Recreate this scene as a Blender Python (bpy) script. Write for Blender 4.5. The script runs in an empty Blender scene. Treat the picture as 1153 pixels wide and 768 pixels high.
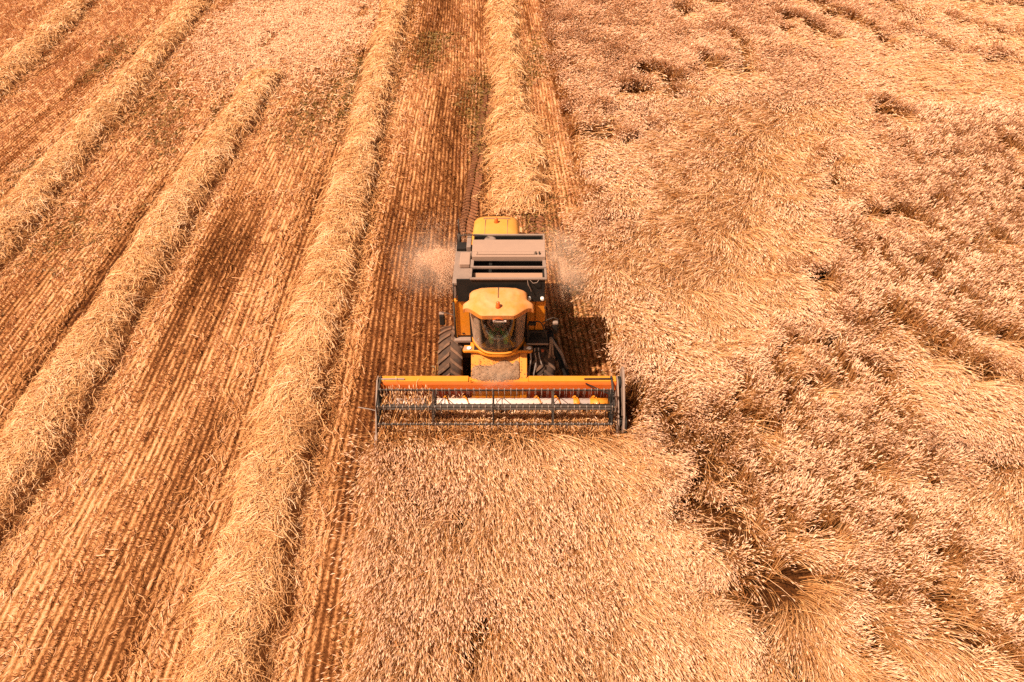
import bpy, bmesh, math, random
import numpy as np
from mathutils import Vector, Matrix

rng = np.random.default_rng(11)
random.seed(5)
scene = bpy.context.scene
COL = scene.collection
PI = math.pi

# ------------------------------------------------------------------ camera
# photograph is 1153 x 768; rows of the field run along world +Y
PW, PH, PF = 1153.0, 768.0, 769.0
CAM_H = 14.0
PITCH = math.atan((PH / 2 + 300) / PF)
YAW = 0.03545
_cy, _sy, _cp, _sp = math.cos(YAW), math.sin(YAW), math.cos(PITCH), math.sin(PITCH)
CR = np.array([_cy, -_sy, 0.0]); CF = np.array([_sy * _cp, _cy * _cp, -_sp]); CU = np.array([_sy * _sp, _cy * _sp, _cp])
CC = np.array([0.0, 0.0, CAM_H])


def at(u, v, Z=0.0):
    """world point seen at photograph pixel (u, v) on the level Z"""
    d = CF + CR * (u - PW / 2) / PF + CU * (PH / 2 - v) / PF
    return CC + d * ((Z - CC[2]) / d[2])


def proj(x, y, z=0.3):
    q0, q1, q2 = x - CC[0], y - CC[1], z - CC[2]
    dep = q0 * CF[0] + q1 * CF[1] + q2 * CF[2]
    dep = np.maximum(dep, 0.5)
    u = PW / 2 + PF * (q0 * CR[0] + q1 * CR[1]) / dep
    v = PH / 2 - PF * (q0 * CU[0] + q1 * CU[1] + q2 * CU[2]) / dep
    return u, v, dep


cam = bpy.data.cameras.new('camera')
cam.sensor_fit = 'HORIZONTAL'; cam.sensor_width = 36.0; cam.lens = 36.0 * PF / PW
cam.clip_start = 0.1; cam.clip_end = 6000
camo = bpy.data.objects.new('camera', cam); COL.objects.link(camo)
camo.location = (0, 0, CAM_H)
camo.rotation_euler = (PI / 2 - PITCH, 0, -YAW)
scene.camera = camo

# ------------------------------------------------------------------ light
sun_to = Vector((-0.56, -0.30, 1.0)).normalized()
SUN_EL = math.asin(sun_to.z)
sun = bpy.data.lights.new('sun', 'SUN'); sun.energy = 5.0; sun.angle = math.radians(0.5); sun.color = (1.0, 0.815, 0.65)
suno = bpy.data.objects.new('sun', sun); COL.objects.link(suno)
suno.rotation_euler = sun_to.to_track_quat('Z', 'Y').to_euler()
suno.location = (-20, -5, 45)
world = bpy.data.worlds.new('World'); scene.world = world; world.use_nodes = True
nt = world.node_tree; nt.nodes.clear()
sky = nt.nodes.new('ShaderNodeTexSky'); sky.sky_type = 'NISHITA'; sky.sun_disc = False
sky.sun_elevation = SUN_EL; sky.sun_rotation = math.atan2(sun_to.x, sun_to.y)
sky.dust_density = 3.0; sky.air_density = 0.7; sky.ozone_density = 0.4
bg = nt.nodes.new('ShaderNodeBackground'); bg.inputs[1].default_value = 0.075
wo = nt.nodes.new('ShaderNodeOutputWorld')
wm = nt.nodes.new('ShaderNodeMix'); wm.data_type = 'RGBA'; wm.blend_type = 'MULTIPLY'; wm.inputs[0].default_value = 1.0; wm.inputs[7].default_value = (1.0, 0.70, 0.44, 1)
nt.links.new(sky.outputs[0], wm.inputs[6]); nt.links.new(wm.outputs[2], bg.inputs[0]); nt.links.new(bg.outputs[0], wo.inputs[0])
scene.view_settings.view_transform = 'Standard'; scene.view_settings.look = 'None'
scene.view_settings.exposure = 0.80; scene.view_settings.gamma = 1.0; scene.view_settings.use_curve_mapping = False
scene.render.engine = 'CYCLES'
scene.cycles.max_bounces = 8; scene.cycles.diffuse_bounces = 2; scene.cycles.glossy_bounces = 3
scene.cycles.transparent_max_bounces = 8; scene.cycles.transmission_bounces = 4; scene.cycles.volume_bounces = 3
scene.cycles.use_denoising = False
scene.cycles.volume_step_rate = 2.0


# ------------------------------------------------------------------ noise
def _hash(ix, iy, seed):
    h = (ix.astype(np.int64) * 374761393 + iy.astype(np.int64) * 668265263 + seed * 1442695041) & 0xFFFFFFFF
    h = ((h ^ (h >> 13)) * 1274126177) & 0xFFFFFFFF
    h = h ^ (h >> 16)
    return (h & 0xFFFFFF) / float(0xFFFFFF)


def vnoise(x, y, seed=0):
    x = np.asarray(x, float); y = np.asarray(y, float)
    ix = np.floor(x); iy = np.floor(y); fx = x - ix; fy = y - iy
    fx = fx * fx * (3 - 2 * fx); fy = fy * fy * (3 - 2 * fy)
    a = _hash(ix, iy, seed); b = _hash(ix + 1, iy, seed); c = _hash(ix, iy + 1, seed); d = _hash(ix + 1, iy + 1, seed)
    return (a * (1 - fx) + b * fx) * (1 - fy) + (c * (1 - fx) + d * fx) * fy


def fbm(x, y, seed=0, octv=3):
    s = 0; amp = 1; tot = 0
    for k in range(octv):
        s = s + amp * vnoise(x * 2 ** k, y * 2 ** k, seed + 17 * k); tot += amp; amp *= 0.5
    return s / tot


def sstep(a, b, x):
    t = np.clip((x - a) / (b - a), 0, 1)
    return t * t * (3 - 2 * t)


# ------------------------------------------------------------------ object helpers
def tag(o, label=None, cat=None, kind=None, group=None):
    if label: o['label'] = label
    if cat: o['category'] = cat
    if kind: o['kind'] = kind
    if group: o['group'] = group
    return o


def np_mesh(name, verts, quads, mat, attrs=None, smooth=False, parent=None):
    me = bpy.data.meshes.new(name)
    nv = len(verts); nq = len(quads)
    me.vertices.add(nv); me.vertices.foreach_set('co', np.ascontiguousarray(verts, np.float32).ravel())
    me.loops.add(nq * 4); me.loops.foreach_set('vertex_index', np.ascontiguousarray(quads, np.int32).ravel())
    me.polygons.add(nq)
    me.polygons.foreach_set('loop_start', np.arange(0, nq * 4, 4, dtype=np.int32))
    if smooth: me.polygons.foreach_set('use_smooth', np.ones(nq, bool))
    for k, a in (attrs or {}).items():
        at_ = me.attributes.new(k, 'FLOAT', 'POINT'); at_.data.foreach_set('value', np.ascontiguousarray(a, np.float32))
    me.update(); me.validate()
    me.materials.append(mat)
    o = bpy.data.objects.new(name, me); COL.objects.link(o)
    if parent: o.parent = parent
    return o


class Straws:
    """collects ribbons: each a path of K points with a width at every point"""
    def __init__(s): s.v = []; s.q = []; s.a = []; s.b = []; s.n = 0

    def ribbons(s, P, Wd, tint, kindv, side=None):
        # P (N,K,3)  Wd (N,K)  tint (N,) or (N,K)  kindv (N,K)
        N, K = P.shape[:2]
        if N == 0: return
        T = np.gradient(P, axis=1)
        if side is None:
            r = rng.normal(size=(N, 1, 3))
        else:
            r = side[:, None, :]
        S = np.cross(T, r); S /= (np.linalg.norm(S, axis=2, keepdims=True) + 1e-9)
        half = S * (Wd[..., None] * 0.5)
        V = np.stack([P - half, P + half], axis=2).reshape(N * K * 2, 3)
        base = s.n + (np.arange(N) * K * 2)[:, None] + (np.arange(K - 1) * 2)[None, :]
        Q = np.stack([base, base + 1, base + 3, base + 2], axis=-1).reshape(-1, 4)
        if np.ndim(tint) == 1: tint = np.repeat(tint[:, None], K, 1)
        s.v.append(V.astype(np.float32)); s.q.append(Q.astype(np.int32))
        s.a.append(np.repeat(tint.reshape(-1), 2).astype(np.float32)); s.b.append(np.repeat(kindv.reshape(-1), 2).astype(np.float32))
        s.n += N * K * 2

    def raw(s, V, Q, tint, kindv):
        s.v.append(V.astype(np.float32)); s.q.append((Q + s.n).astype(np.int32)); s.a.append(tint.astype(np.float32)); s.b.append(kindv.astype(np.float32)); s.n += len(V)

    def build(s, name, mat):
        return np_mesh(name, np.concatenate(s.v), np.concatenate(s.q), mat, {'tint': np.concatenate(s.a), 'ear': np.concatenate(s.b)})


# ------------------------------------------------------------------ materials
def new_mat(name):
    m = bpy.data.materials.new(name); m.use_nodes = True
    n = m.node_tree.nodes; n.clear()
    out = n.new('ShaderNodeOutputMaterial'); p = n.new('ShaderNodeBsdfPrincipled')
    m.node_tree.links.new(p.outputs[0], out.inputs[0])
    return m, n, m.node_tree.links, p, out


def ramp(n, stops):
    r = n.new('ShaderNodeValToRGB'); e = r.color_ramp.elements
    while len(e) > 1: e.remove(e[-1])
    e[0].position = stops[0][0]; e[0].color = (*stops[0][1], 1)
    for p, c in stops[1:]:
        k = e.new(p); k.color = (*c, 1)
    return r


def straw_mat(name, stem, ear, trans=0.16):
    m, n, l, p, out = new_mat(name)
    a = n.new('ShaderNodeAttribute'); a.attribute_name = 'tint'
    b = n.new('ShaderNodeAttribute'); b.attribute_name = 'ear'
    r1 = ramp(n, stem); r2 = ramp(n, ear)
    l.new(a.outputs['Fac'], r1.inputs[0]); l.new(a.outputs['Fac'], r2.inputs[0])
    mx = n.new('ShaderNodeMix'); mx.data_type = 'RGBA'
    l.new(b.outputs['Fac'], mx.inputs[0]); l.new(r1.outputs[0], mx.inputs[6]); l.new(r2.outputs[0], mx.inputs[7])
    l.new(mx.outputs[2], p.inputs['Base Color']); p.inputs['Roughness'].default_value = 0.55
    p.inputs['Specular IOR Level'].default_value = 0.35
    tr = n.new('ShaderNodeBsdfTranslucent'); l.new(mx.outputs[2], tr.inputs[0])
    ms = n.new('ShaderNodeMixShader'); ms.inputs[0].default_value = trans
    l.new(p.outputs[0], ms.inputs[1]); l.new(tr.outputs[0], ms.inputs[2]); l.new(ms.outputs[0], out.inputs[0])
    return m


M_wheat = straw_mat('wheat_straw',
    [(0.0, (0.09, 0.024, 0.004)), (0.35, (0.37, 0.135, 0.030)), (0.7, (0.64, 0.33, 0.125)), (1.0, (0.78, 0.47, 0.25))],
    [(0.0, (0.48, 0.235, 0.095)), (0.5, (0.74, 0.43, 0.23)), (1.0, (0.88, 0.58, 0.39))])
M_swath = straw_mat('dry_straw',
    [(0.0, (0.24, 0.08, 0.016)), (0.4, (0.60, 0.295, 0.105)), (0.75, (0.76, 0.43, 0.195)), (1.0, (0.86, 0.58, 0.345))],
    [(0.0, (0.40, 0.19, 0.065)), (0.5, (0.66, 0.37, 0.17)), (1.0, (0.82, 0.56, 0.34))])
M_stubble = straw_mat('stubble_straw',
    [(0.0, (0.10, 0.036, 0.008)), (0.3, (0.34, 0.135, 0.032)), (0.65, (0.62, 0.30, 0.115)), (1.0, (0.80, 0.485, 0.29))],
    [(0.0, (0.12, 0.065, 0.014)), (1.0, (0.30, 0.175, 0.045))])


def ground_mat():
    m, n, l, p, out = new_mat('field_soil')
    crop = n.new('ShaderNodeAttribute'); crop.attribute_name = 'crop'
    mac = n.new('ShaderNodeAttribute'); mac.attribute_name = 'macro'
    geo = n.new('ShaderNodeNewGeometry')
    mp = n.new('ShaderNodeMapping'); mp.inputs['Scale'].default_value = (1.0, 0.16, 1.0)
    l.new(geo.outputs['Position'], mp.inputs[0])
    n1 = n.new('ShaderNodeTexNoise'); n1.inputs['Scale'].default_value = 9.0; n1.inputs['Detail'].default_value = 6; n1.inputs['Roughness'].default_value = 0.75
    l.new(mp.outputs[0], n1.inputs['Vector'])
    n2 = n.new('ShaderNodeTexNoise'); n2.inputs['Scale'].default_value = 14.0; n2.inputs['Detail'].default_value = 5; n2.inputs['Roughness'].default_value = 0.7
    l.new(geo.outputs['Position'], n2.inputs['Vector'])
    ad = n.new('ShaderNodeMath'); ad.operation = 'ADD'; l.new(n1.outputs['Fac'], ad.inputs[0]); l.new(n2.outputs['Fac'], ad.inputs[1])
    ad2 = n.new('ShaderNodeMath'); ad2.operation = 'MULTIPLY_ADD'; ad2.inputs[1].default_value = 1.0; ad2.inputs[2].default_value = -0.50
    l.new(ad.outputs[0], ad2.inputs[0])
    ad3 = n.new('ShaderNodeMath'); ad3.operation = 'MULTIPLY_ADD'; ad3.inputs[1].default_value = 0.34
    l.new(mac.outputs['Fac'], ad3.inputs[0]); l.new(ad2.outputs[0], ad3.inputs[2])
    # drill rows: straw and chaff gather along the stubble, bare soil between
    sp_ = n.new('ShaderNodeSeparateXYZ'); l.new(geo.outputs['Position'], sp_.inputs[0])
    def M(op, a, b=None, c=None):
        k = n.new('ShaderNodeMath'); k.operation = op
        for q, v in enumerate((a, b, c)):
            if v is None: continue
            if isinstance(v, (int, float)): k.inputs[q].default_value = v
            else: l.new(v, k.inputs[q])
        return k.outputs[0]
    w1 = M('MULTIPLY', M('SINE', M('MULTIPLY', sp_.outputs['Y'], .2)), .06)
    w2 = M('MULTIPLY', M('SINE', M('MULTIPLY_ADD', sp_.outputs['Y'], .53, 1.0)), .03)
    xx = M('SUBTRACT', M('SUBTRACT', sp_.outputs['X'], w1), w2)
    rowc = M('COSINE', M('MULTIPLY', xx, 2 * PI / .168))
    fin = M('MULTIPLY_ADD', rowc, .18, ad3.outputs[0])
    fin = M('ADD', fin, -.06)
    r = ramp(n, [(0.2, (0.055, 0.015, 0.004)), (0.5, (0.16, 0.055, 0.015)), (0.75, (0.50, 0.225, 0.085)), (1.0, (0.70, 0.40, 0.21))])
    l.new(fin, r.inputs[0])
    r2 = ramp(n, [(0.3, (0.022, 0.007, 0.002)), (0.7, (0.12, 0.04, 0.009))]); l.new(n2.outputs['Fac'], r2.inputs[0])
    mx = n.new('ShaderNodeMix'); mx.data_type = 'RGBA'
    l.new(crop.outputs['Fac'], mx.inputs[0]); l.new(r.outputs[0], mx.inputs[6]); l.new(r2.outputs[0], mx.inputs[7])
    l.new(mx.outputs[2], p.inputs['Base Color']); p.inputs['Roughness'].default_value = 0.95
    p.inputs['Specular IOR Level'].default_value = 0.1
    bp = n.new('ShaderNodeBump'); bp.inputs['Strength'].default_value = 0.9; bp.inputs['Distance'].default_value = 0.06
    l.new(ad.outputs[0], bp.inputs['Height']); l.new(bp.outputs[0], p.inputs['Normal'])
    return m


M_ground = ground_mat()


def paint(name, col, rough=0.4, dust=0.3, dustcol=(0.55, 0.33, 0.17), scale=3.0, metal=0.0, spec=0.5, updust=0.0, coat=0.0):
    """painted or bare surface under a patchy film of harvest dust"""
    m, n, l, p, out = new_mat(name)
    tc = n.new('ShaderNodeNewGeometry')
    n1 = n.new('ShaderNodeTexNoise'); n1.inputs['Scale'].default_value = scale; n1.inputs['Detail'].default_value = 7; n1.inputs['Roughness'].default_value = 0.7
    l.new(tc.outputs['Position'], n1.inputs['Vector'])
    mr = n.new('ShaderNodeMapRange'); mr.inputs[1].default_value = 0.35; mr.inputs[2].default_value = 0.75; mr.inputs[3].default_value = 0.0; mr.inputs[4].default_value = dust
    l.new(n1.outputs['Fac'], mr.inputs[0])
    fac = mr.outputs[0]
    if updust:
        sx = n.new('ShaderNodeSeparateXYZ'); l.new(tc.outputs['Normal'], sx.inputs[0])
        mm = n.new('ShaderNodeMath'); mm.operation = 'MULTIPLY_ADD'; mm.inputs[1].default_value = updust; mm.use_clamp = True
        cl = n.new('ShaderNodeClamp'); l.new(sx.outputs['Z'], cl.inputs[0])
        l.new(cl.outputs[0], mm.inputs[0]); l.new(fac, mm.inputs[2]); fac = mm.outputs[0]
    mx = n.new('ShaderNodeMix'); mx.data_type = 'RGBA'; mx.inputs[6].default_value = (*col, 1); mx.inputs[7].default_value = (*dustcol, 1)
    l.new(fac, mx.inputs[0]); l.new(mx.outputs[2], p.inputs['Base Color'])
    rr = n.new('ShaderNodeMapRange'); rr.inputs[3].default_value = rough; rr.inputs[4].default_value = min(1, rough + 0.4)
    l.new(n1.outputs['Fac'], rr.inputs[0]); l.new(rr.outputs[0], p.inputs['Roughness'])
    p.inputs['Metallic'].default_value = metal; p.inputs['Specular IOR Level'].default_value = spec; p.inputs['Coat Weight'].default_value = coat
    return m


M_yel = paint('yellow_paint', (0.66, 0.215, 0.004), 0.35, 0.16, (0.52, 0.25, 0.08), 4.0, updust=0.10, coat=0.1)
M_roof = paint('dusty_yellow_roof', (0.62, 0.19, 0.012), 0.5, 0.75, (0.60, 0.32, 0.16), 1.9, updust=0.12)
M_hood = paint('pale_yellow_hood', (0.64, 0.245, 0.022), 0.45, 0.3, (0.62, 0.32, 0.11), 3.0, updust=0.15)
M_yel_shade = paint('shaded_yellow_paint', (0.70, 0.125, 0.008), 0.4, 0.18, (0.5, 0.24, 0.09), 5.0, updust=0.15)  # the yellow paint reddened, with its shade put into the colour
M_red = paint('red_brown_paint', (0.38, 0.06, 0.015), 0.5, 0.3, (0.4, 0.2, 0.1), 5.0)
M_blk = paint('black_paint', (0.010, 0.009, 0.008), 0.5, 0.10, (0.12, 0.07, 0.04), 3.0, spec=0.3)
M_blk2 = paint('dusty_black_metal', (0.03, 0.026, 0.023), 0.55, 0.35, (0.22, 0.13, 0.08), 6.0, spec=0.3)
M_gry = paint('galvanised_steel', (0.24, 0.165, 0.13), 0.5, 0.5, (0.38, 0.26, 0.185), 4.0, metal=0.15)
M_lid = paint('dusty_grey_lid', (0.31, 0.195, 0.14), 0.6, 0.45, (0.38, 0.24, 0.165), 3.0)
M_tan = paint('tan_steel', (0.33, 0.19, 0.12), 0.6, 0.5, (0.30, 0.17, 0.09), 5.0)
M_wht = paint('white_paint', (0.60, 0.50, 0.45), 0.4, 0.35, (0.6, 0.36, 0.2), 5.0)
M_steel = paint('worn_steel', (0.36, 0.31, 0.28), 0.35, 0.35, (0.45, 0.28, 0.16), 8.0, metal=0.5)
M_tyre = paint('dusty_rubber', (0.035, 0.027, 0.023), 0.8, 0.5, (0.20, 0.10, 0.055), 5.0, spec=0.2, updust=0.12)
M_lug = paint('dusty_rubber_lug', (0.05, 0.036, 0.028), 0.8, 0.75, (0.27, 0.14, 0.08), 4.0, spec=0.2, updust=0.2)
M_dark = paint('cab_interior', (0.012, 0.011, 0.010), 0.8, 0.15, (0.1, 0.06, 0.04), 6.0, spec=0.2)
M_amber = paint('amber_lens', (0.62, 0.10, 0.008), 0.2, 0.1, (0.5, 0.3, 0.15), 6.0)
M_lamp = paint('lamp_glass', (0.88, 0.84, 0.78), 0.15, 0.1, (0.6, 0.45, 0.3), 6.0)
M_chaff = paint('chaff_heap', (0.20, 0.11, 0.06), 0.95, 0.8, (0.38, 0.23, 0.14), 14.0, spec=0.1)
M_soil = paint('pressed_soil', (0.15, 0.055, 0.024), 0.95, 0.7, (0.34, 0.155, 0.075), 9.0, spec=0.1)
M_mound = paint('straw_mound', (0.20, 0.085, 0.02), 0.95, 0.9, (0.46, 0.23, 0.07), 12.0, spec=0.1)
M_green = paint('green_cloth', (0.17, 0.55, 0.16), 0.9, 0.2, (0.15, 0.24, 0.1), 12.0, spec=0.1)
M_shirt = paint('pale_cloth', (0.55, 0.5, 0.42), 0.9, 0.1, (0.5, 0.4, 0.3), 12.0, spec=0.1)
M_skin = paint('skin', (0.55, 0.27, 0.16), 0.55, 0.1, (0.5, 0.3, 0.2), 12.0)
M_hair = paint('brown_hair', (0.05, 0.025, 0.012), 0.7, 0.1, (0.1, 0.06, 0.03), 12.0)


def glass_mat():
    m, n, l, p, out = new_mat('dusty_glass_painted_sheen')
    n.remove(p)
    g = n.new('ShaderNodeBsdfGlossy'); g.inputs['Roughness'].default_value = 0.06; g.inputs['Color'].default_value = (0.95, 0.95, 0.95, 1)
    t = n.new('ShaderNodeBsdfTransparent'); t.inputs[0].default_value = (0.86, 0.88, 0.86, 1)
    fr = n.new('ShaderNodeFresnel'); fr.inputs[0].default_value = 1.5
    m1 = n.new('ShaderNodeMixShader'); l.new(fr.outputs[0], m1.inputs[0]); l.new(t.outputs[0], m1.inputs[1]); l.new(g.outputs[0], m1.inputs[2])
    d = n.new('ShaderNodeBsdfDiffuse'); d.inputs[0].default_value = (0.50, 0.34, 0.235, 1)  # beige film: dust, and the field's reflection painted at the sides
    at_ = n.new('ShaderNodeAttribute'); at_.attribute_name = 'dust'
    ge = n.new('ShaderNodeNewGeometry')
    nz = n.new('ShaderNodeTexNoise'); nz.inputs['Scale'].default_value = 7; nz.inputs['Detail'].default_value = 6
    l.new(ge.outputs['Position'], nz.inputs['Vector'])
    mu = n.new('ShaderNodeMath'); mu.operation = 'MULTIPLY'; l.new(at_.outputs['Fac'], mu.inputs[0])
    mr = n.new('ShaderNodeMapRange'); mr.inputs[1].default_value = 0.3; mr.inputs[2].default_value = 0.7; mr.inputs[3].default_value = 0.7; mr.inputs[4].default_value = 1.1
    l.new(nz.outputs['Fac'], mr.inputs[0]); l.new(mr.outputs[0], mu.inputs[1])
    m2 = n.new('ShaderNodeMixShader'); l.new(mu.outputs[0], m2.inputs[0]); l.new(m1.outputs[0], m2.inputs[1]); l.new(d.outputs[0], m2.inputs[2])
    l.new(m2.outputs[0], out.inputs[0])
    return m


M_glass = glass_mat()


# ================================================================== THE FIELD
HEAD_Y = 11.78          # the knife: crop on the camera side of it is uncut
# centre lines of the straw windrows, from the photograph, on the level 0.25
def wline(pts): return [tuple(at(u, v, 0.25)[:2]) for u, v in pts]


LINES = {
    'A': wline([(222, 840), (249, 768), (283, 640), (312, 520), (352, 370), (385, 250), (420, 110), (447, 0), (455, -40)]),
    'B': wline([(-60, 640), (-10, 560), (36, 500), (95, 400), (168, 285), (220, 200), (262, 140), (290, 98), (304, 78)]),
    'C': wline([(-140, 430), (-60, 330), (14, 245), (85, 165), (150, 88), (215, 10), (246, -30)]),
    'D': wline([(-180, 235), (-80, 150), (0, 88), (60, 32), (100, -8), (128, -36)]),
    'M': wline([(582, 236), (584, 205), (582, 170), (577, 120), (571, 60), (567, 10), (564, -40)]),
}


def line_x(key, y):
    p = np.array(LINES[key]); o = np.argsort(p[:, 1])
    return np.interp(y, p[o, 1], p[o, 0])


def line_range(key):
    p = np.array(LINES[key]); return p[:, 1].min(), p[:, 1].max()


def uncut_d(x, y):
    """signed distance-like value, > 0 inside the uncut crop"""
    wob = (fbm(y * 0.9, x * 0 + 3.1, 4) - 0.5) * 0.5 + (fbm(y * 3.1, x * 3 + 9.1, 14) - 0.5) * 0.3
    front = x - (-2.95 - 0.035 * (y - 11.5)) + wob
    jog = np.where(y > 34.0, 0.25, 0.0) + np.where(y > 40, -0.1, 0)
    behind = x - (3.58 - .16 * (1 - sstep(12.9, 13.8, y)) - jog + 0.012 * (y - 20)) + wob * 0.8
    # the header has a straight front edge, square to the machine
    hy = HEAD_Y - 0.035 * x + 0.05 * (fbm(x * 4, y * 0, 8) - 0.5)
    return np.where(y < hy, front, behind)


# --- lodging map: where the crop lies down and which way (pixels of the photograph, direction of the ears in the picture)
CP = [  # u, v, lodge, du, dv
    (455, 540, .60, -.2, 1), (445, 640, .62, -.3, 1), (435, 740, .62, -.3, 1), (420, 850, .6, -.3, 1),
    (500, 560, .68, -.1, 1), (500, 660, .66, 0, 1), (490, 760, .64, 0, 1),
    (560, 520, .74, .25, 1), (570, 600, .68, .25, 1), (570, 700, .64, .15, 1), (580, 800, .64, .2, 1),
    (640, 510, .80, .7, .8), (650, 580, .72, .35, 1), (650, 660, .66, .2, 1), (650, 760, .64, .2, 1),
    (710, 520, .80, 1, .3), (715, 600, .66, .6, .9), (720, 680, .72, .8, .8), (720, 760, .70, .7, .9),
    (768, 560, .45, -.6, .7), (800, 540, .35, -.7, .5), (826, 610, .35, -.7, .5), (838, 668, .4, -.7, .5), (822, 545, .1, .8, .2), (850, 640, .1, .8, .2), (775, 640, .75, .4, .5), (800, 700, .62, .7, .6), (820, 760, .70, .3, 1), (785, 485, .35, -.6, .5),
    (740, 460, .40, 1, .2), (714, 446, .12, 1, .3), (716, 425, .15, 1, .3), (720, 400, .70, .5, .9), (690, 330, .72, .2, 1), (670, 250, .60, -.6, .8), (680, 200, .60, .8, .4),
    (760, 420, .62, .6, .9), (780, 360, .86, .3, 1), (740, 300, .90, -.8, .7), (800, 300, .92, -.9, .6), (850, 290, .85, .7, .8), (860, 340, .75, .8, .7),
    (740, 240, .86, -.9, .5), (810, 220, .92, -1, .45), (870, 200, .92, .2, .6), (900, 170, .88, .7, .6), (930, 220, .62, .8, .6),
    (800, 150, .82, -1, .2), (860, 140, .84, -.9, .35), (930, 130, .70, .6, .5), (720, 130, .55, .7, .5), (760, 190, .80, -.9, .5),
    (650, 60, .45, .5, .6), (700, 40, .35, .7, .4), (650, 130, .45, .6, .5), (760, 60, .42, 1, .4), (820, 40, .36, 1, .4),
    (880, 90, .36, 1, .4), (950, 90, .55, 1, .3), (1020, 95, .80, 1, .15), (1100, 95, .85, 1, .25), (1140, 45, .85, 1, .3), (960, 20, .4, 1, .4), (1050, 40, .55, 1, .5),
    (1060, 15, .75, 1, .3), (1020, 150, .15, 1, .4), (1120, 160, .10, 1, .4), (1060, 230, .05, 1, .4), (1130, 280, .05, 1, .4),
    (980, 250, .12, 1, .4), (1050, 320, .08, 1, .4), (960, 330, .10, 1, .4), (900, 400, .08, 1, .4), (960, 430, .10, 1, .4),
    (1020, 425, .72, .9, .7), (1080, 460, .62, .9, .6), (1140, 480, .55, .7, .7), (1120, 400, .10, 1, .4), (870, 470, .05, 1, .4),
    (850, 560, .06, 1, .4), (930, 540, .05, 1, .4), (1010, 520, .05, 1, .4), (960, 620, .05, 1, .4), (1040, 620, .06, 1, .4),
    (1130, 560, .85, -.7, .7), (1100, 510, .35, -.6, .7), (1120, 660, .10, .8, .5), (1080, 700, .08, 1, .4), (1140, 740, .08, 1, .4),
    (900, 690, .82, .35, 1), (920, 740, .85, .45, 1), (945, 790, .85, .5, 1), (880, 620, .08, 1, .4), (985, 680, .15, .8, .5), (980, 740, .25, .8, .8),
    (1030, 725, .85, .6, 1), (1060, 760, .85, .6, 1), (840, 700, .55, .5, .8), (830, 820, .6, .3, 1), (1080, 830, .5, .5, 1), (1250, 300, .1, 1, .4), (1250, 600, .2, 1, .4),
]
_cp = []
for (u, v, L, du, dv) in CP:
    a = at(u, v, 0.4); n_ = math.hypot(du, dv); b = at(u + 6 * du / n_, v + 6 * dv / n_, 0.4); d = b - a; d /= np.linalg.norm(d)
    _cp.append((a[0], a[1], L, d[0], d[1]))
_cp = np.array(_cp)

# gaps, furrows and trampled holes (dark), as polylines in the picture with a half-width in metres
GAPS = [
    ([(795, 509), (812, 548), (828, 590), (842, 640), (857, 682)], .15), ([(857, 682), (872, 715), (892, 752), (905, 800)], .11),
    ([(996, 364), (1012, 378), (1030, 394)], .28), ([(1030, 394), (1060, 410), (1092, 424), (1125, 437), (1160, 447)], .20),
    ([(1074, 374), (1090, 384)], .22), ([(1118, 388), (1145, 400)], .15),
    ([(902, 316), (900, 326)], .28), ([(989, 128), (996, 134)], .32), ([(930, 202), (930, 216)], .30), ([(926, 192), (922, 184)], .2), ([(961, 239), (966, 243)], .22), ([(1122, 170), (1127, 176)], .18),
    ([(1069, 559), (1074, 564)], .2), ([(892, 646), (884, 660), (874, 676)], .14), ([(905, 640), (915, 655)], .10),
    ([(950, 700), (962, 716), (975, 733)], .16), ([(1037, 688), (1060, 706), (1085, 730), (1105, 750), (1125, 770)], .20), ([(1100, 655), (1106, 664)], .14),
    ([(529, 712), (528, 722)], .10), ([(532, 688), (534, 692)], .08), ([(660, 730), (664, 738)], .06), ([(655, 752), (657, 756)], .06),
    ([(885, 4), (916, 10)], .38), ([(923, 17), (947, 28)], .45), ([(881, 28), (902, 34), (923, 50)], .40), ([(951, 33), (972, 40), (989, 58)], .34),
    ([(975, 2), (1000, 14), (1017, 29)], .36), ([(1065, 1), (1105, 8), (1160, 15)], .55), ([(1020, 44), (1042, 54), (1062, 64)], .32), ([(1076, 68), (1096, 73)], .34), ([(1108, 71), (1128, 74)], .34),
    ([(1064, 30), (1110, 40), (1153, 52)], .20), ([(815, 45), (826, 62), (836, 87)], .22), ([(788, 73), (796, 84)], .28), ([(813, 83), (820, 86)], .30), ([(870, 38), (880, 46)], .22),
    ([(723, 83), (758, 97)], .26), ([(692, 106), (740, 108), (768, 114)], .20), ([(675, 132), (682, 160)], .20), ([(657, 152), (660, 160)], .30), ([(699, 172), (714, 168)], .34), ([(724, 160), (728, 155)], .3),
    ([(776, 2), (795, 8)], .4), ([(756, 12), (770, 20)], .3), ([(660, 232), (668, 240)], .14), ([(740, 98), (764, 118)], .2),
    ([(770, 592), (780, 600), (792, 596)], .18), ([(752, 560), (758, 568)], .1), ([(764, 640), (780, 648)], .10), ([(660, 690), (668, 700)], .05), ([(530, 568), (528, 580)], .05),
    ([(640, 715), (648, 728)], .05), ([(868, 592), (874, 600)], .12), ([(912, 604), (920, 612)], .14), ([(1042, 620), (1048, 628)], .12), ([(958, 663), (966, 668)], .12), ([(1007, 545), (1012, 548)], .1), ([(966, 520), (972, 526)], .12), ([(1040, 660), (1050, 672)], .1),
    ([(1000, 242), (1004, 248)], .16), ([(1098, 268), (1104, 272)], .14), ([(1150, 300), (1153, 304)], .14), ([(866, 388), (872, 394)], .12), ([(906, 436), (912, 440)], .14), ([(838, 468), (844, 472)], .10), ([(820, 430), (828, 450)], .1), ([(846, 480), (852, 490)], .12),
]
_gs = []
for pts, w in GAPS:
    q = [at(u, v, 0.25)[:2] for u, v in pts]
    for a, b in zip(q[:-1], q[1:]): _gs.append((*a, *b, w))
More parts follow.
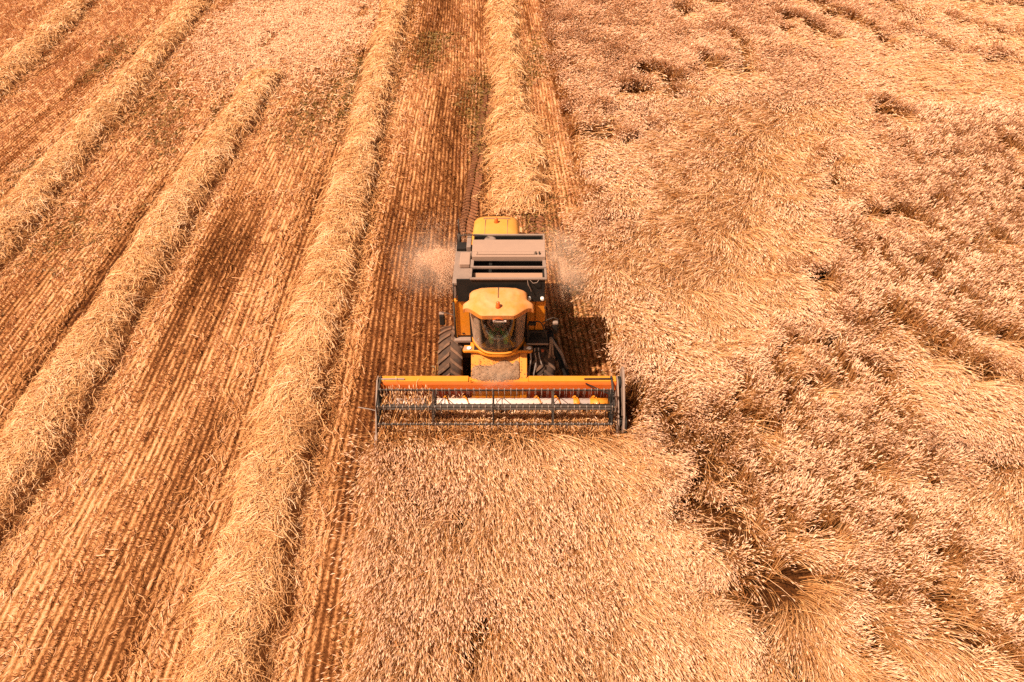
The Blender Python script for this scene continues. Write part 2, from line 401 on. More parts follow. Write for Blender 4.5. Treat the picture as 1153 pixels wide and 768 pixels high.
_gs = np.array(_gs)


def gap_f(x, y):
    """0 away from the gaps, 1 in them"""
    wx = x + (fbm(x * 1.7, y * 1.7, 31) - .5) * .45; wy = y + (fbm(x * 1.7, y * 1.7, 32) - .5) * .45
    g = np.zeros_like(x)
    for ax, ay, bx, by, w in _gs:
        m = (np.abs(wx - (ax + bx) / 2) < abs(ax - bx) / 2 + 3 * w + .4) & (np.abs(wy - (ay + by) / 2) < abs(ay - by) / 2 + 3 * w + .4)
        if not m.any(): continue
        px, py = wx[m], wy[m]; dx, dy = bx - ax, by - ay; L2 = dx * dx + dy * dy + 1e-9
        t = np.clip(((px - ax) * dx + (py - ay) * dy) / L2, 0, 1)
        d = np.hypot(px - ax - t * dx, py - ay - t * dy)
        w = w * (1.35 + .35 * sstep(18, 30, by)) + .08; g[m] = np.maximum(g[m], 1 - sstep(w * .75, w * 1.35, d))
    return g


def lodge_f(x, y):
    L = np.empty_like(x); dx = np.empty_like(x); dy = np.empty_like(x)
    wx = x + (fbm(x * .8, y * .8, 41) - .5) * 1.8; wy = y + (fbm(x * .8, y * .8, 42) - .5) * 1.8
    for i in range(0, len(x), 20000):
        s = slice(i, i + 20000)
        ex = (wx[s][:, None] - _cp[None, :, 0]); ey = (wy[s][:, None] - _cp[None, :, 1])
        sc = 0.25 + 0.02 * wy[s][:, None]
        w = 1.0 / (ex * ex + ey * ey + sc * sc) ** 2
        w /= w.sum(1, keepdims=True)
        L[s] = (w * _cp[:, 2]).sum(1); dx[s] = (w * _cp[:, 3]).sum(1); dy[s] = (w * _cp[:, 4]).sum(1)
    wild = .45 + .75 * sstep(2.6, 4.2, x)
    a = np.arctan2(dy, dx) + wild * ((fbm(x * .55, y * .55, 43) - .5) * 1.2 + (fbm(x * 1.5, y * 1.5, 44) - .5) * 1.7 + (vnoise(x * 3.2, y * 3.2, 46) - .5) * .5)
    L = (L - .45) * 1.3 + .45
    L = np.clip(L + (fbm(x * .7, y * .7, 45) - .5) * (.12 + .26 * sstep(.15, .45, L)), 0.02, 0.97)
    return L, a


def px_size(x, y):
    return proj(x, y)[2] / 683.0


def in_view(x, y, mu=260, top=-45, bot=900):
    u, v, d = proj(x, y)
    return (u > -mu) & (u < PW + mu) & (v > top) & (v < bot)


def scatter(n, xr, yr): return rng.uniform(*xr, n), rng.uniform(*yr, n)


# ------------------------------------------------------------------ macro brightness of the stubble strips
def macro_f(x, y):
    m = fbm(x * .6, y * .05, 51) * .55 + fbm(x * 2.1, y * .12, 52) * .34 + fbm(x * .16, y * .12, 53) * .45
    far = sstep(-6.2, -8.0, -(-x) * 1.0) if False else 1 - sstep(-8.0, -6.2, x)
    strip = sstep(-4.1, -3.7, x) * (1 - .6 * sstep(20, 27, y))
    return np.clip((m - .465) * 4.0 + .12 * far + .06 - .45 * strip, 0, 1)


def furrow(x, y):
    """dark wheel furrow on the left of each windrow, pale pressed strip either side"""
    dark = np.zeros_like(x); pale = np.zeros_like(x); wv = .12 * np.sin(y * .35) + .25 * (fbm(y * .3, y * 0 + 2, 54) - .5)
    for k in 'ABCD':
        d = x - line_x(k, y)
        dark = np.maximum(dark, np.exp(-((d + 1.28) / .13) ** 2)); d = d + wv
        for o_, w_, a_ in ((2.75, .13, .75), (-2.35, .10, .7), (3.3, .09, .6), (2.1, .08, .45)): dark = np.maximum(dark, a_ * np.exp(-((d - o_) / w_) ** 2) * sstep(.35, .55, fbm(y * .22, y * 0 + o_, 55)))
        pale = np.maximum(pale, np.exp(-((d + 1.75) / .36) ** 2)); pale = np.maximum(pale, .9 * np.exp(-((d - 1.38) / .24) ** 2))
    return dark, pale


TRACKS = [[at(u, v, 0)[:2] for u, v in pts] for pts in ([(522, 275), (524, 262), (531, 220), (538, 180), (545, 140), (551, 100)], [(600, 275), (602, 262), (606, 220), (608, 180), (604, 150)])]


def track_f(x, y):
    """1 in the two wheel tracks behind the machine"""
    m = np.zeros_like(x)
    for q in TRACKS:
        q = np.array(q); xi = np.interp(y, q[:, 1], q[:, 0])
        m = np.maximum(m, (np.abs(x - xi) < .36) * (y > q[0, 1]) * (y < q[-1, 1] + 2))
    return m


# ------------------------------------------------------------------ ground sheet
def build_ground():
    xs = np.concatenate([[-4000, -1500, -500, -200, -90], np.arange(-60, 60.01, 0.2), [90, 200, 500, 1500, 4000]])
    ys = np.concatenate([[-4000, -1500, -400, -100, -25], np.arange(0, 66.01, 0.2), [90, 200, 500, 1500, 4000]])
    X, Y = np.meshgrid(xs, ys); X = X.ravel(); Y = Y.ravel()
    inside = (np.abs(X) < 61) & (Y > -1) & (Y < 67)
    dark, pale = furrow(X, Y)
    Z = np.where(inside, (fbm(X * .3, Y * .3, 61) - .5) * .10 + (fbm(X * 2.2, Y * 1.2, 62) - .5) * .05 - dark * .07 - .06 * track_f(X, Y), -0.03)
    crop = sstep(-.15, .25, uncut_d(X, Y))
    mac = np.clip(macro_f(X, Y) + .35 * pale - .5 * dark - .5 * track_f(X, Y), -.6, 1)
    nx, ny = len(xs), len(ys)
    i = (np.arange(ny - 1)[:, None] * nx + np.arange(nx - 1)[None, :]).ravel()
    Q = np.stack([i, i + 1, i + nx + 1, i + nx], 1)
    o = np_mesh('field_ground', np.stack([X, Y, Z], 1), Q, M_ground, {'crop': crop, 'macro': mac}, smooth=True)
    tag(o, 'brown harvested soil under stubble and straw across the whole field', 'ground', 'structure')


build_ground()


# ------------------------------------------------------------------ uncut wheat
def build_wheat():
    S = Straws()
    n = 4400000
    x, y = scatter(n, (-8, 62), (3.2, 57))
    k = in_view(x, y); x, y = x[k], y[k]
    k = uncut_d(x, y) > 0; x, y = x[k], y[k]
    k = rng.random(len(x)) < np.clip((0.0235 / px_size(x, y)) ** 1.1, 0, 1); x, y = x[k], y[k]
    L, A = lodge_f(x, y); G = gap_f(x, y)
    # crop trodden down on the near side of every hole, so that the stems behind it stand in view
    low = np.zeros_like(x)
    for kk in (.25, .5, .75, 1.0): low = np.maximum(low, (1.1 - .35 * kk) * gap_f(x, y + .06 * y * kk))
    L = np.maximum(L, np.clip(low, 0, 1) * .86)
    tall = gap_f(x, y - .12 - .012 * y) * (1 - G) * sstep(.2, .5, vnoise(x * 1.9, y * 1.9, 79))
    L = L * (1 - tall) + .10 * tall
    cl = .84 * vnoise(x * 7.5 / (1 + .02 * y), y * 7.5 / (1 + .02 * y), 71) + .16 * vnoise(x * 1.7, y * 1.7, 75)                      # clumps and small holes between the tillers
    rowm = .5 + .5 * np.cos(2 * PI * (x + .05 * np.sin(y)) / .38)
    dens = np.maximum(sstep(.44, .59, cl) * .985 + .015, .35 * sstep(20, 36, y))
    dens = dens + (1 - dens) * sstep(.30, .52, L)
    dens = dens * (1 - .55 * (1 - rowm) * (x < 2.4) * (y < 12.3))
    edge = uncut_d(x, y)
    k = (rng.random(len(x)) < np.maximum(dens, .9 * tall) * (1 - .97 * G))
    x, y, L, A, G, cl, edge, tall = (q[k] for q in (x, y, L, A, G, cl, edge, tall))
    N = len(x)
    px = px_size(x, y); sc = np.clip(px / 0.021, 1, 3.2)
    ca, sa = np.cos(A), np.sin(A)
    A = A + rng.normal(0, 1, N) * (.20 + .30 * (1 - sstep(.15, .42, L))) + (vnoise(x * 7.5, y * 7.5, 77) - .5) * 3.5 * (1 - sstep(.15, .42, L))
    lay = np.radians(7 + 76 * L + rng.normal(0, 7, N))
    hmul = (.93 + .16 * fbm(x * .9, y * .9, 72)) * rng.uniform(.86, 1.1, N) * (1 + .10 * (cl - .5))
    length = .92 * hmul * (1 + .10 * tall) * (1 + .25 * sstep(.6, .85, L))
    nearedge = np.exp(-np.clip(edge, 0, 9) / .35)
    rag = rng.random(N) < (.25 * nearedge + .03)
    A = np.where(rag, A + rng.normal(0, 1.2, N), A)
    wildz = .35 + .9 * sstep(2.6, 4.2, x)
    # faint drill rows in the crop before the header
    z0 = np.where(L > .5, rng.uniform(0, .26, N) * sstep(.5, .8, L), 0) + .50 * sstep(.4, .8, L) * wildz * np.clip(fbm(x * 1.5, y * 1.5, 73) - .42, 0, 1)
    K = 5
    ts = np.linspace(0, 1, K)
    P = np.zeros((N, K, 3)); P[:, 0, 0] = x; P[:, 0, 1] = y; P[:, 0, 2] = z0
    seg = length / (K - 1)
    bend = rng.normal(0, .24, N)
    for j in range(1, K):
        th = np.clip(lay * (.45 + .85 * ts[j]), 0, PI * .56)
        aj = bend * ts[j]
        cj, sj = np.cos(A + aj), np.sin(A + aj)
        P[:, j, 0] = P[:, j - 1, 0] + np.sin(th) * cj * seg; P[:, j, 1] = P[:, j - 1, 1] + np.sin(th) * sj * seg
        P[:, j, 2] = np.maximum(P[:, j - 1, 2] + np.cos(th) * seg, .02)
    w = (.0075 * sc)[:, None] * np.linspace(1.15, .8, K)[None, :] * rng.uniform(.8, 1.5, N)[:, None]
    big = fbm(x * .35, y * .35, 74)
    al_ = x * ca + y * sa; ac_ = -x * sa + y * ca
    bun = fbm(al_ * .7, ac_ * 4.5, 76, 2) - .5
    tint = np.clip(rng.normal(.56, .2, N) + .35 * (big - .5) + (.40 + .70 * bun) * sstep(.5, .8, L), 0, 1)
    tk = np.clip(tint[:, None] * np.linspace(.58, 1.12, K)[None, :], 0, 1)  # stems darkened toward the base: shade between the ears put into the tint
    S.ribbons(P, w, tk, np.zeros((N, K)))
    # ears: two crossed spindles carrying on from the tip, nodding
    ca, sa = np.cos(A), np.sin(A)
    d = P[:, -1] - P[:, -2]; d /= np.linalg.norm(d, axis=1, keepdims=True)
    nod = d.copy(); nod[:, 2] -= rng.uniform(.15, .85, N); nod[:, 0] += ca * .4; nod[:, 1] += sa * .4
    nod /= np.linalg.norm(nod, axis=1, keepdims=True)
    hl = .078 * rng.uniform(.75, 1.25, N) * (.62 + .48 * sc)
    e0 = P[:, -1]; E = np.stack([e0, e0 + (d * .5 + nod * .5) * (hl * .5)[:, None], e0 + (d * .3 + nod * .7) * hl[:, None]], 1)
    E[:, :, 2] = np.maximum(E[:, :, 2], .03)
    hw = (.019 * sc * rng.uniform(.75, 1.25, N))[:, None] * np.array([.45, 1.0, .25])[None, :]
    et = np.clip(rng.normal(.84, .22, N) + .4 * (big - .5), 0, 1)
    r1 = rng.normal(size=(N, 3)) * .45 + np.array([0, 0, 1.0]); dd = d / np.linalg.norm(d, axis=1, keepdims=True); r2 = np.cross(dd, r1)
    ke = rng.random(N) > .40 * sstep(.70, .88, L)
    S.ribbons(E[ke], hw[ke], et[ke], np.ones((ke.sum(), 3)), r1[ke]); S.ribbons(E[ke], hw[ke] * .6, et[ke], np.ones((ke.sum(), 3)), r2[ke])
    # dry leaves
    k = rng.random(N) < .45
    M = k.sum(); b = P[k][:, 2]; th = rng.uniform(0, 2 * PI, M); ll = rng.uniform(.12, .26, M)
    dv = np.stack([np.cos(th), np.sin(th), np.zeros(M)], 1)
    LP = np.stack([b, b + dv * (ll * .5)[:, None] + np.array([0, 0, .05]), b + dv * ll[:, None] - np.array([0, 0, .03])], 1); LP[:, :, 2] = np.maximum(LP[:, :, 2], .02)
    S.ribbons(LP, (.014 * sc[k])[:, None] * np.array([.8, 1, .2])[None, :], np.clip(rng.normal(.45, .2, M), 0, 1), np.zeros((M, 3)))
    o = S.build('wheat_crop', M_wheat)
    tag(o, 'uncut ripe wheat, partly standing and partly flattened in swirls, ahead and right of the harvester', 'wheat', 'stuff')
    print('wheat', N, S.n)


build_wheat()


# ------------------------------------------------------------------ stubble
def build_stubble():
    S = Straws()
    sp = .168
    n = 1500000
    x, y = scatter(n, (-62, 8), (3.2, 58))
    k = in_view(x, y); x, y = x[k], y[k]
    wv = .06 * np.sin(.2 * y) + .03 * np.sin(.53 * y + 1)
    ri = np.round((x - wv) / sp); x = ri * sp + wv
    x = x + rng.normal(0, .017, len(x))
    k = uncut_d(x, y) < 0; x, y = x[k], y[k]
    k = rng.random(len(x)) < np.clip((.021 / px_size(x, y)) ** 1.0, 0, 1); x, y = x[k], y[k]
    gappy = fbm(np.round(x / sp) * 7.7, y * 1.1, 82, 2)
    k = rng.random(len(x)) < sstep(.30, .56, gappy); x, y = x[k], y[k]
    dark, pale = furrow(x, y)
    k = rng.random(len(x)) > np.clip(dark * .9 + pale * .8, 0, .95); x, y = x[k], y[k]
    N = len(x); sc = np.clip(px_size(x, y) / .021, 1, 3.0)
    k = rng.random(N) > .93 * track_f(x, y); x, y, sc = x[k], y[k], sc[k]; N = len(x)
    mac = macro_f(x, y)
    h = .105 * rng.uniform(.6, 1.25, N) * (.75 + .35 * sc)
    lean = rng.normal(0, .22, (N, 2)) * np.array([[.45, 1.4]]); lean[:, 1] += -.3
    P = np.zeros((N, 3, 3)); P[:, 0] = np.stack([x, y, np.full(N, -.03)], 1)
    P[:, 1] = P[:, 0] + np.stack([lean[:, 0] * h * .4, lean[:, 1] * h * .4, h * .55], 1)
    P[:, 2] = P[:, 0] + np.stack([lean[:, 0] * h, lean[:, 1] * h, h], 1)
    w = (.015 * sc * rng.uniform(.6, 1.4, N))[:, None] * np.array([.7, 1, .8])[None, :]
    rown = vnoise(np.round((x - .06 * np.sin(.2 * y) - .03 * np.sin(.53 * y + 1)) / sp) * 5.37, y * .18, 89)
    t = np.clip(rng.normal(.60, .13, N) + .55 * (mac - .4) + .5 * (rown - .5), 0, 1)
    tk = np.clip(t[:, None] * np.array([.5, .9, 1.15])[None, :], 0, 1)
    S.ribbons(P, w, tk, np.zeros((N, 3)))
    # green-brown weeds between the rows, in patches
    x, y = scatter(260000, (-30, 4), (4, 45)); k = in_view(x, y, 120) & (uncut_d(x, y) < 0); x, y = x[k], y[k]
    ol = fbm(x * .35, y * .09, 84); k = rng.random(len(x)) < sstep(.50, .72, ol) * .8 * np.clip(.02 / px_size(x, y), 0, 1); x, y = x[k], y[k]
    M = len(x); sc2 = np.clip(px_size(x, y) / .021, 1, 3); th = rng.uniform(0, 2 * PI, M); ll = .12 * sc2
    P = np.zeros((M, 3, 3)); P[:, 0] = np.stack([x, y, np.zeros(M)], 1)
    P[:, 1] = P[:, 0] + np.stack([np.cos(th) * ll * .5, np.sin(th) * ll * .5, np.full(M, .06)], 1)
    P[:, 2] = P[:, 0] + np.stack([np.cos(th) * ll, np.sin(th) * ll, np.full(M, .03)], 1)
    S.ribbons(P, (.022 * sc2)[:, None] * np.array([.6, 1, .3])[None, :], rng.random(M), np.ones((M, 3)))
    o = S.build('stubble', M_stubble)
    tag(o, 'short cut wheat stubble standing in straight drill rows on the harvested half of the field', 'stubble', 'stuff')
    print('stubble', N, M)


build_stubble()


# ------------------------------------------------------------------ loose straw lying on the stubble
def build_litter():
    S = Straws()
    x, y = scatter(900000, (-62, 8), (3.2, 58)); k = in_view(x, y); x, y = x[k], y[k]
    k = uncut_d(x, y) < -.05; x, y = x[k], y[k]
    dark, pale = furrow(x, y); mac = macro_f(x, y)
    c = at(330, 28)[:2]; patch = np.exp(-(((x - c[0]) / 3.2) ** 2 + ((y - c[1]) / 6.0) ** 2))          # a spilt pale patch beyond the second windrow
    c2 = at(120, 232)[:2]; band = np.exp(-((y - c2[1] - .10 * (x - c2[0])) / .5) ** 2) * (x < -7)
    pr = .03 + .50 * pale + .05 * mac ** 2 + 4.0 * patch + .35 * band
    strip = sstep(-4.15, -3.85, x) * (1 - .25 * sstep(18, 26, y))
    pr = np.minimum(pr, 1) * (1 - np.where(x > 1.4, .5, .86) * strip) * (1 - .9 * track_f(x, y))
    k = rng.random(len(x)) < pr * np.clip((.021 / px_size(x, y)) ** 1.1, 0, 1)
    x, y, pale, mac, patch, dark = (q[k] for q in (x, y, pale, mac, patch, dark))
    k = rng.random(len(x)) > dark * .9; x, y, pale, mac, patch = (q[k] for q in (x, y, pale, mac, patch))
    ex, ey = c[0] + rng.normal(0, 2.4, 52000), c[1] + rng.normal(0, 4.4, 52000)
    k = rng.random(52000) < sstep(.24, .42, fbm(ex * .6, ey * .35, 58)); ex, ey = ex[k], ey[k]; M = len(ex)
    x = np.concatenate([x, ex]); y = np.concatenate([y, ey]); pale = np.concatenate([pale, np.zeros(M)]); mac = np.concatenate([mac, np.full(M, .6)]); patch = np.concatenate([patch, np.ones(M)])
    N = len(x); sc = np.clip(px_size(x, y) / .021, 1, 3.2)
    lay = pale > .25
    sgn = np.where(rng.random(N) < .5, 1, -1)
    th = np.where(lay, -PI / 2 + sgn * .45 + rng.normal(0, .25, N), np.where(rng.random(N) < .55, PI / 2 + rng.normal(0, .4, N), rng.uniform(0, 2 * PI, N)))
    ll = rng.uniform(.12, .34, N) * (.8 + .25 * sc); d = np.stack([np.cos(th), np.sin(th)], 1); nn = np.stack([-d[:, 1], d[:, 0]], 1)
    P = np.zeros((N, 3, 3)); z = rng.uniform(.03, .15, N)
    bow = rng.normal(0, .03, N)
    for j, s in enumerate((-.5, 0, .5)):
        P[:, j, :2] = np.stack([x, y], 1) + d * (ll * s)[:, None] + nn * (bow * (1 - 4 * s * s))[:, None]
        P[:, j, 2] = z + s * rng.normal(0, .06, N)
    P[:, :, 2] = np.maximum(P[:, :, 2], .015)
    up = rng.normal(0, .5, (N, 3)); up[:, 2] += 1
    S.ribbons(P, (.013 * sc * rng.uniform(.7, 1.4, N))[:, None] * np.ones((1, 3)), np.clip(rng.normal(.55, .2, N) + .55 * patch + .3 * (mac - .4), 0, 1), np.zeros((N, 3)), up)
    o = S.build('loose_straw', M_stubble)
    tag(o, 'loose pale straw and chaff scattered over the stubble between the windrows', 'straw', 'stuff')
    print('litter', N)


build_litter()


# ------------------------------------------------------------------ windrows
def build_windrow(key, label, wid, hgt, dens=1.0):
    S = Straws()
    y0, y1 = line_range(key)
    vs = np.arange(y0, y1, .12); us = np.linspace(-1, 1, 19)
    V, U = np.meshgrid(vs, us, indexing='ij')

    def half(y): return wid * .5 * (1.0 + (.24 * (1 - sstep(29, 33, y)) if key == 'M' else 0)) * (.90 + .50 * (fbm(y * .55, y * 0 + ord(key), 91) - .5) + .35 * (fbm(y * 1.8, y * 0 + ord(key), 92) - .5))

    def surf(u, y):
        hw = half(y)
        x = line_x(key, y) + .15 * (fbm(y * .3, y * 0 + 5, 93) - .5) + u * hw
        end = np.minimum(1, np.minimum((y - y0) / .9 + .05, (y1 - y) / .9 + .05)); end = np.sqrt(np.clip(end, 0.0, 1))
        lump = .72 + .30 * fbm(x * 1.5, y * 1.1 + 1.4 * u * u, 94) + .35 * (fbm(x * 2.8, y * 3.6 + 2.0 * u * u, 95) - .4)
        z = hgt * np.clip(1 - np.abs(u) ** 3.0, 0, 1) ** .8 * lump * end
        return x, z
    X, Z = surf(U.ravel(), V.ravel())
    nv, nu = V.shape
    i = (np.arange(nv - 1)[:, None] * nu + np.arange(nu - 1)[None, :]).ravel()
    S.raw(np.stack([X, V.ravel(), Z - .03], 1), np.stack([i, i + 1, i + nu + 1, i + nu], 1), np.full(len(X), .12), np.zeros(len(X)))
    n = int((y1 - y0) * wid * 1000 * dens)
    y = rng.uniform(y0, y1, n); u = np.clip(rng.normal(0, .55, n), -1.25, 1.25)
    hw0 = line_x(key, y) + u * wid * .5
    k = in_view(hw0, y, 300) & (rng.random(n) < np.clip((.021 / px_size(hw0, y)) ** 1.1, 0, 1)); y, u = y[k], u[k]
    N = len(y); x, z = surf(np.clip(u, -1, 1), y); x = x + (u - np.clip(u, -1, 1)) * wid * .5
    sc = np.clip(px_size(x, y) / .021, 1, 3.2)
    # wisps: straws of one wisp share a heading
    wa = (fbm(x * 1.4, y * 1.4, 96, 2) - .5) * 2.2 * PI
    th = wa + rng.normal(0, .6, N) + np.where(rng.random(N) < .25, rng.uniform(0, PI, N), 0)
    ll = rng.uniform(.16, .46, N) * (.8 + .25 * sc); K = 4
    P = np.zeros((N, K, 3)); curl = rng.normal(0, 1.1, N); px_, py_ = x.copy(), y.copy(); a = th - curl * .5
    lift = rng.uniform(-.02, .09, N); tilt = rng.normal(.05, .22, N)
    for j in range(K):
        P[:, j, 0] = px_; P[:, j, 1] = py_
        du = np.clip((px_ - line_x(key, py_)) / np.maximum(half(py_), .3), -1.2, 1.2)
        _, zz = surf(np.clip(du, -1, 1), py_)
        P[:, j, 2] = np.maximum(zz + lift + tilt * ll * (j / (K - 1) - .35), .02)
        px_ = px_ + np.cos(a) * ll / (K - 1); py_ = py_ + np.sin(a) * ll / (K - 1); a = a + curl / (K - 1)
    P[:, :, 0] -= (P[:, :, 0].mean(1) - x)[:, None]; P[:, :, 1] -= (P[:, :, 1].mean(1) - y)[:, None]
    up = rng.normal(0, .55, (N, 3)); up[:, 2] += 1
    t = np.clip(rng.normal(.66, .17, N) + .5 * (fbm(x * 1.3, y * 1.3, 97) - .5) - .25 * (np.abs(u) > .95), 0, 1)
    S.ribbons(P, (.0095 * sc * rng.uniform(.7, 1.4, N))[:, None] * np.ones((1, K)), t, np.zeros((N, K)), up)
    o = S.build('straw_windrow', M_swath)
    tag(o, label, 'windrow', group='long straw windrows on the stubble')
    print('windrow', key, N)


build_windrow('A', 'long golden straw windrow running the full height of the picture beside the harvester', 1.92, .48)
build_windrow('B', 'straw windrow ending halfway up the field at a blunt rounded end', 1.92, .48)
build_windrow('C', 'straw windrow next beyond the blunt ended one, reaching the top of the picture', 2.15, .46)
build_windrow('D', 'farthest straw windrow, cutting the top corner of the stubble', 2.2, .44)
build_windrow('M', 'freshly dropped wide straw windrow trailing behind the harvester between its tyre tracks', 1.95, .48)
#COMBINE#
# ================================================================== THE HARVESTER
class MB:
    """gathers shapes into one bmesh, linked as ONE mesh object by build()"""
    def __init__(s): s.bm = bmesh.new(); s.done = 0

    def mat(s, i):
        """faces added since the last call take material slot i"""
        s.bm.faces.ensure_lookup_table()
        for f in s.bm.faces[s.done:]: f.material_index = i
        s.done = len(s.bm.faces)
        return s

    def box(s, x0, x1, y0, y1, z0, z1, rot=None, piv=None, bev=0.0):
        r = bmesh.ops.create_cube(s.bm, size=1.0)
        c = Vector(((x0 + x1) / 2, (y0 + y1) / 2, (z0 + z1) / 2))
        for v in r['verts']: v.co = Vector((v.co.x * (x1 - x0), v.co.y * (y1 - y0), v.co.z * (z1 - z0))) + c
        if bev:
            es = list({e for v in r['verts'] for e in v.link_edges})
            rb = bmesh.ops.bevel(s.bm, geom=es, offset=bev, segments=2, affect='EDGES', profile=0.5)
            vs = list({v for f in rb['faces'] for v in f.verts} | {v for v in r['verts'] if v.is_valid})
        else: vs = r['verts']
        if rot is not None:
            p = Vector(piv) if piv else c
            for v in vs: v.co = p + rot @ (v.co - p)
        return s

    def prism(s, pts, axis, a, b):
        """closed outline (2D) pushed along an axis: x -> pts are (y,z); y -> (x,z); z -> (x,y)"""
        def P(p, t):
            return {'x': (t, p[0], p[1]), 'y': (p[0], t, p[1]), 'z': (p[0], p[1], t)}[axis]
        A = [s.bm.verts.new(P(p, a)) for p in pts]; Bv = [s.bm.verts.new(P(p, b)) for p in pts]
        n = len(pts); fs = [s.bm.faces.new(A), s.bm.faces.new(Bv[::-1])]
        for i in range(n): fs.append(s.bm.faces.new((A[i], Bv[i], Bv[(i + 1) % n], A[(i + 1) % n])))
        bmesh.ops.recalc_face_normals(s.bm, faces=fs)
        return s

    def tube(s, path, r, n=8, cap=True, r2=None):
        path = [Vector(p) for p in path]; rings = []
        up = Vector((0, 0, 1))
        for i, p in enumerate(path):
            d = (path[min(i + 1, len(path) - 1)] - path[max(i - 1, 0)]).normalized()
            u = d.cross(up)
            if u.length < 1e-3: u = d.cross(Vector((1, 0, 0)))
            u.normalize(); w = d.cross(u)
            rr = r if r2 is None else r + (r2 - r) * i / (len(path) - 1)
            rings.append([s.bm.verts.new(p + (u * math.cos(2 * PI * k / n) + w * math.sin(2 * PI * k / n)) * rr) for k in range(n)])
        fs = []
        for a, b in zip(rings[:-1], rings[1:]):
            for k in range(n):
                f = s.bm.faces.new((a[k], a[(k + 1) % n], b[(k + 1) % n], b[k])); f.smooth = n > 6; fs.append(f)
        if cap: fs += [s.bm.faces.new(rings[0][::-1]), s.bm.faces.new(rings[-1])]
        bmesh.ops.recalc_face_normals(s.bm, faces=fs)
        return s

    def lathe(s, prof, c, axis='x', n=40, smooth=True):
        """prof: (offset along the axis, radius)"""
        rings = []
        for a, r in prof:
            ring = []
            for k in range(n):
                t = 2 * PI * k / n; q = (r * math.cos(t), r * math.sin(t))
                co = {'x': (a, q[0], q[1]), 'y': (q[0], a, q[1]), 'z': (q[0], q[1], a)}[axis]
                ring.append(s.bm.verts.new(Vector(co) + Vector(c)))
            rings.append(ring)
        fs = []
        for a, b in zip(rings[:-1], rings[1:]):
            for k in range(n):
                f = s.bm.faces.new((a[k], a[(k + 1) % n], b[(k + 1) % n], b[k])); f.smooth = smooth; fs.append(f)
        fs += [s.bm.faces.new(rings[0]), s.bm.faces.new(rings[-1])]
        bmesh.ops.recalc_face_normals(s.bm, faces=fs)
        return s

    def grid(s, rows, thick=None, smooth=True):
        """open surface through rows of points; thick = vector offset that closes it to a shell"""
        V = [[s.bm.verts.new(p) for p in r] for r in rows]; fs = []
        def quads(V, flip=False):
            for a, b in zip(V[:-1], V[1:]):
                for i in range(len(a) - 1):
                    f = s.bm.faces.new((a[i], a[i + 1], b[i + 1], b[i])); f.smooth = smooth; fs.append(f)
        quads(V)
        if thick is not None:
            t = Vector(thick); W_ = [[s.bm.verts.new(Vector(p) + t) for p in r] for r in rows]; quads(W_)
            def edge(a, b):
                for i in range(len(a) - 1): fs.append(s.bm.faces.new((a[i], a[i + 1], b[i + 1], b[i])))
            edge(V[0], W_[0]); edge(V[-1], W_[-1]); edge([r[0] for r in V], [r[0] for r in W_]); edge([r[-1] for r in V], [r[-1] for r in W_])
        bmesh.ops.recalc_face_normals(s.bm, faces=fs)
        return s

    def build(s, name, mat, parent=None, bevel=0.0, attr=None):
        me = bpy.data.meshes.new(name); s.bm.to_mesh(me); s.bm.free(); 
        for m_ in (mat if isinstance(mat, (list, tuple)) else [mat]): me.materials.append(m_)
        o = bpy.data.objects.new(name, me); COL.objects.link(o)
        if parent: o.parent = parent
        if bevel:
            b = o.modifiers.new('bevel', 'BEVEL'); b.width = bevel; b.segments = 2; b.limit_method = 'ANGLE'; b.angle_limit = math.radians(40)
        return o


def rx(a): return Matrix.Rotation(a, 3, 'X')
def ry(a): return Matrix.Rotation(a, 3, 'Y')
def rz(a): return Matrix.Rotation(a, 3, 'Z')


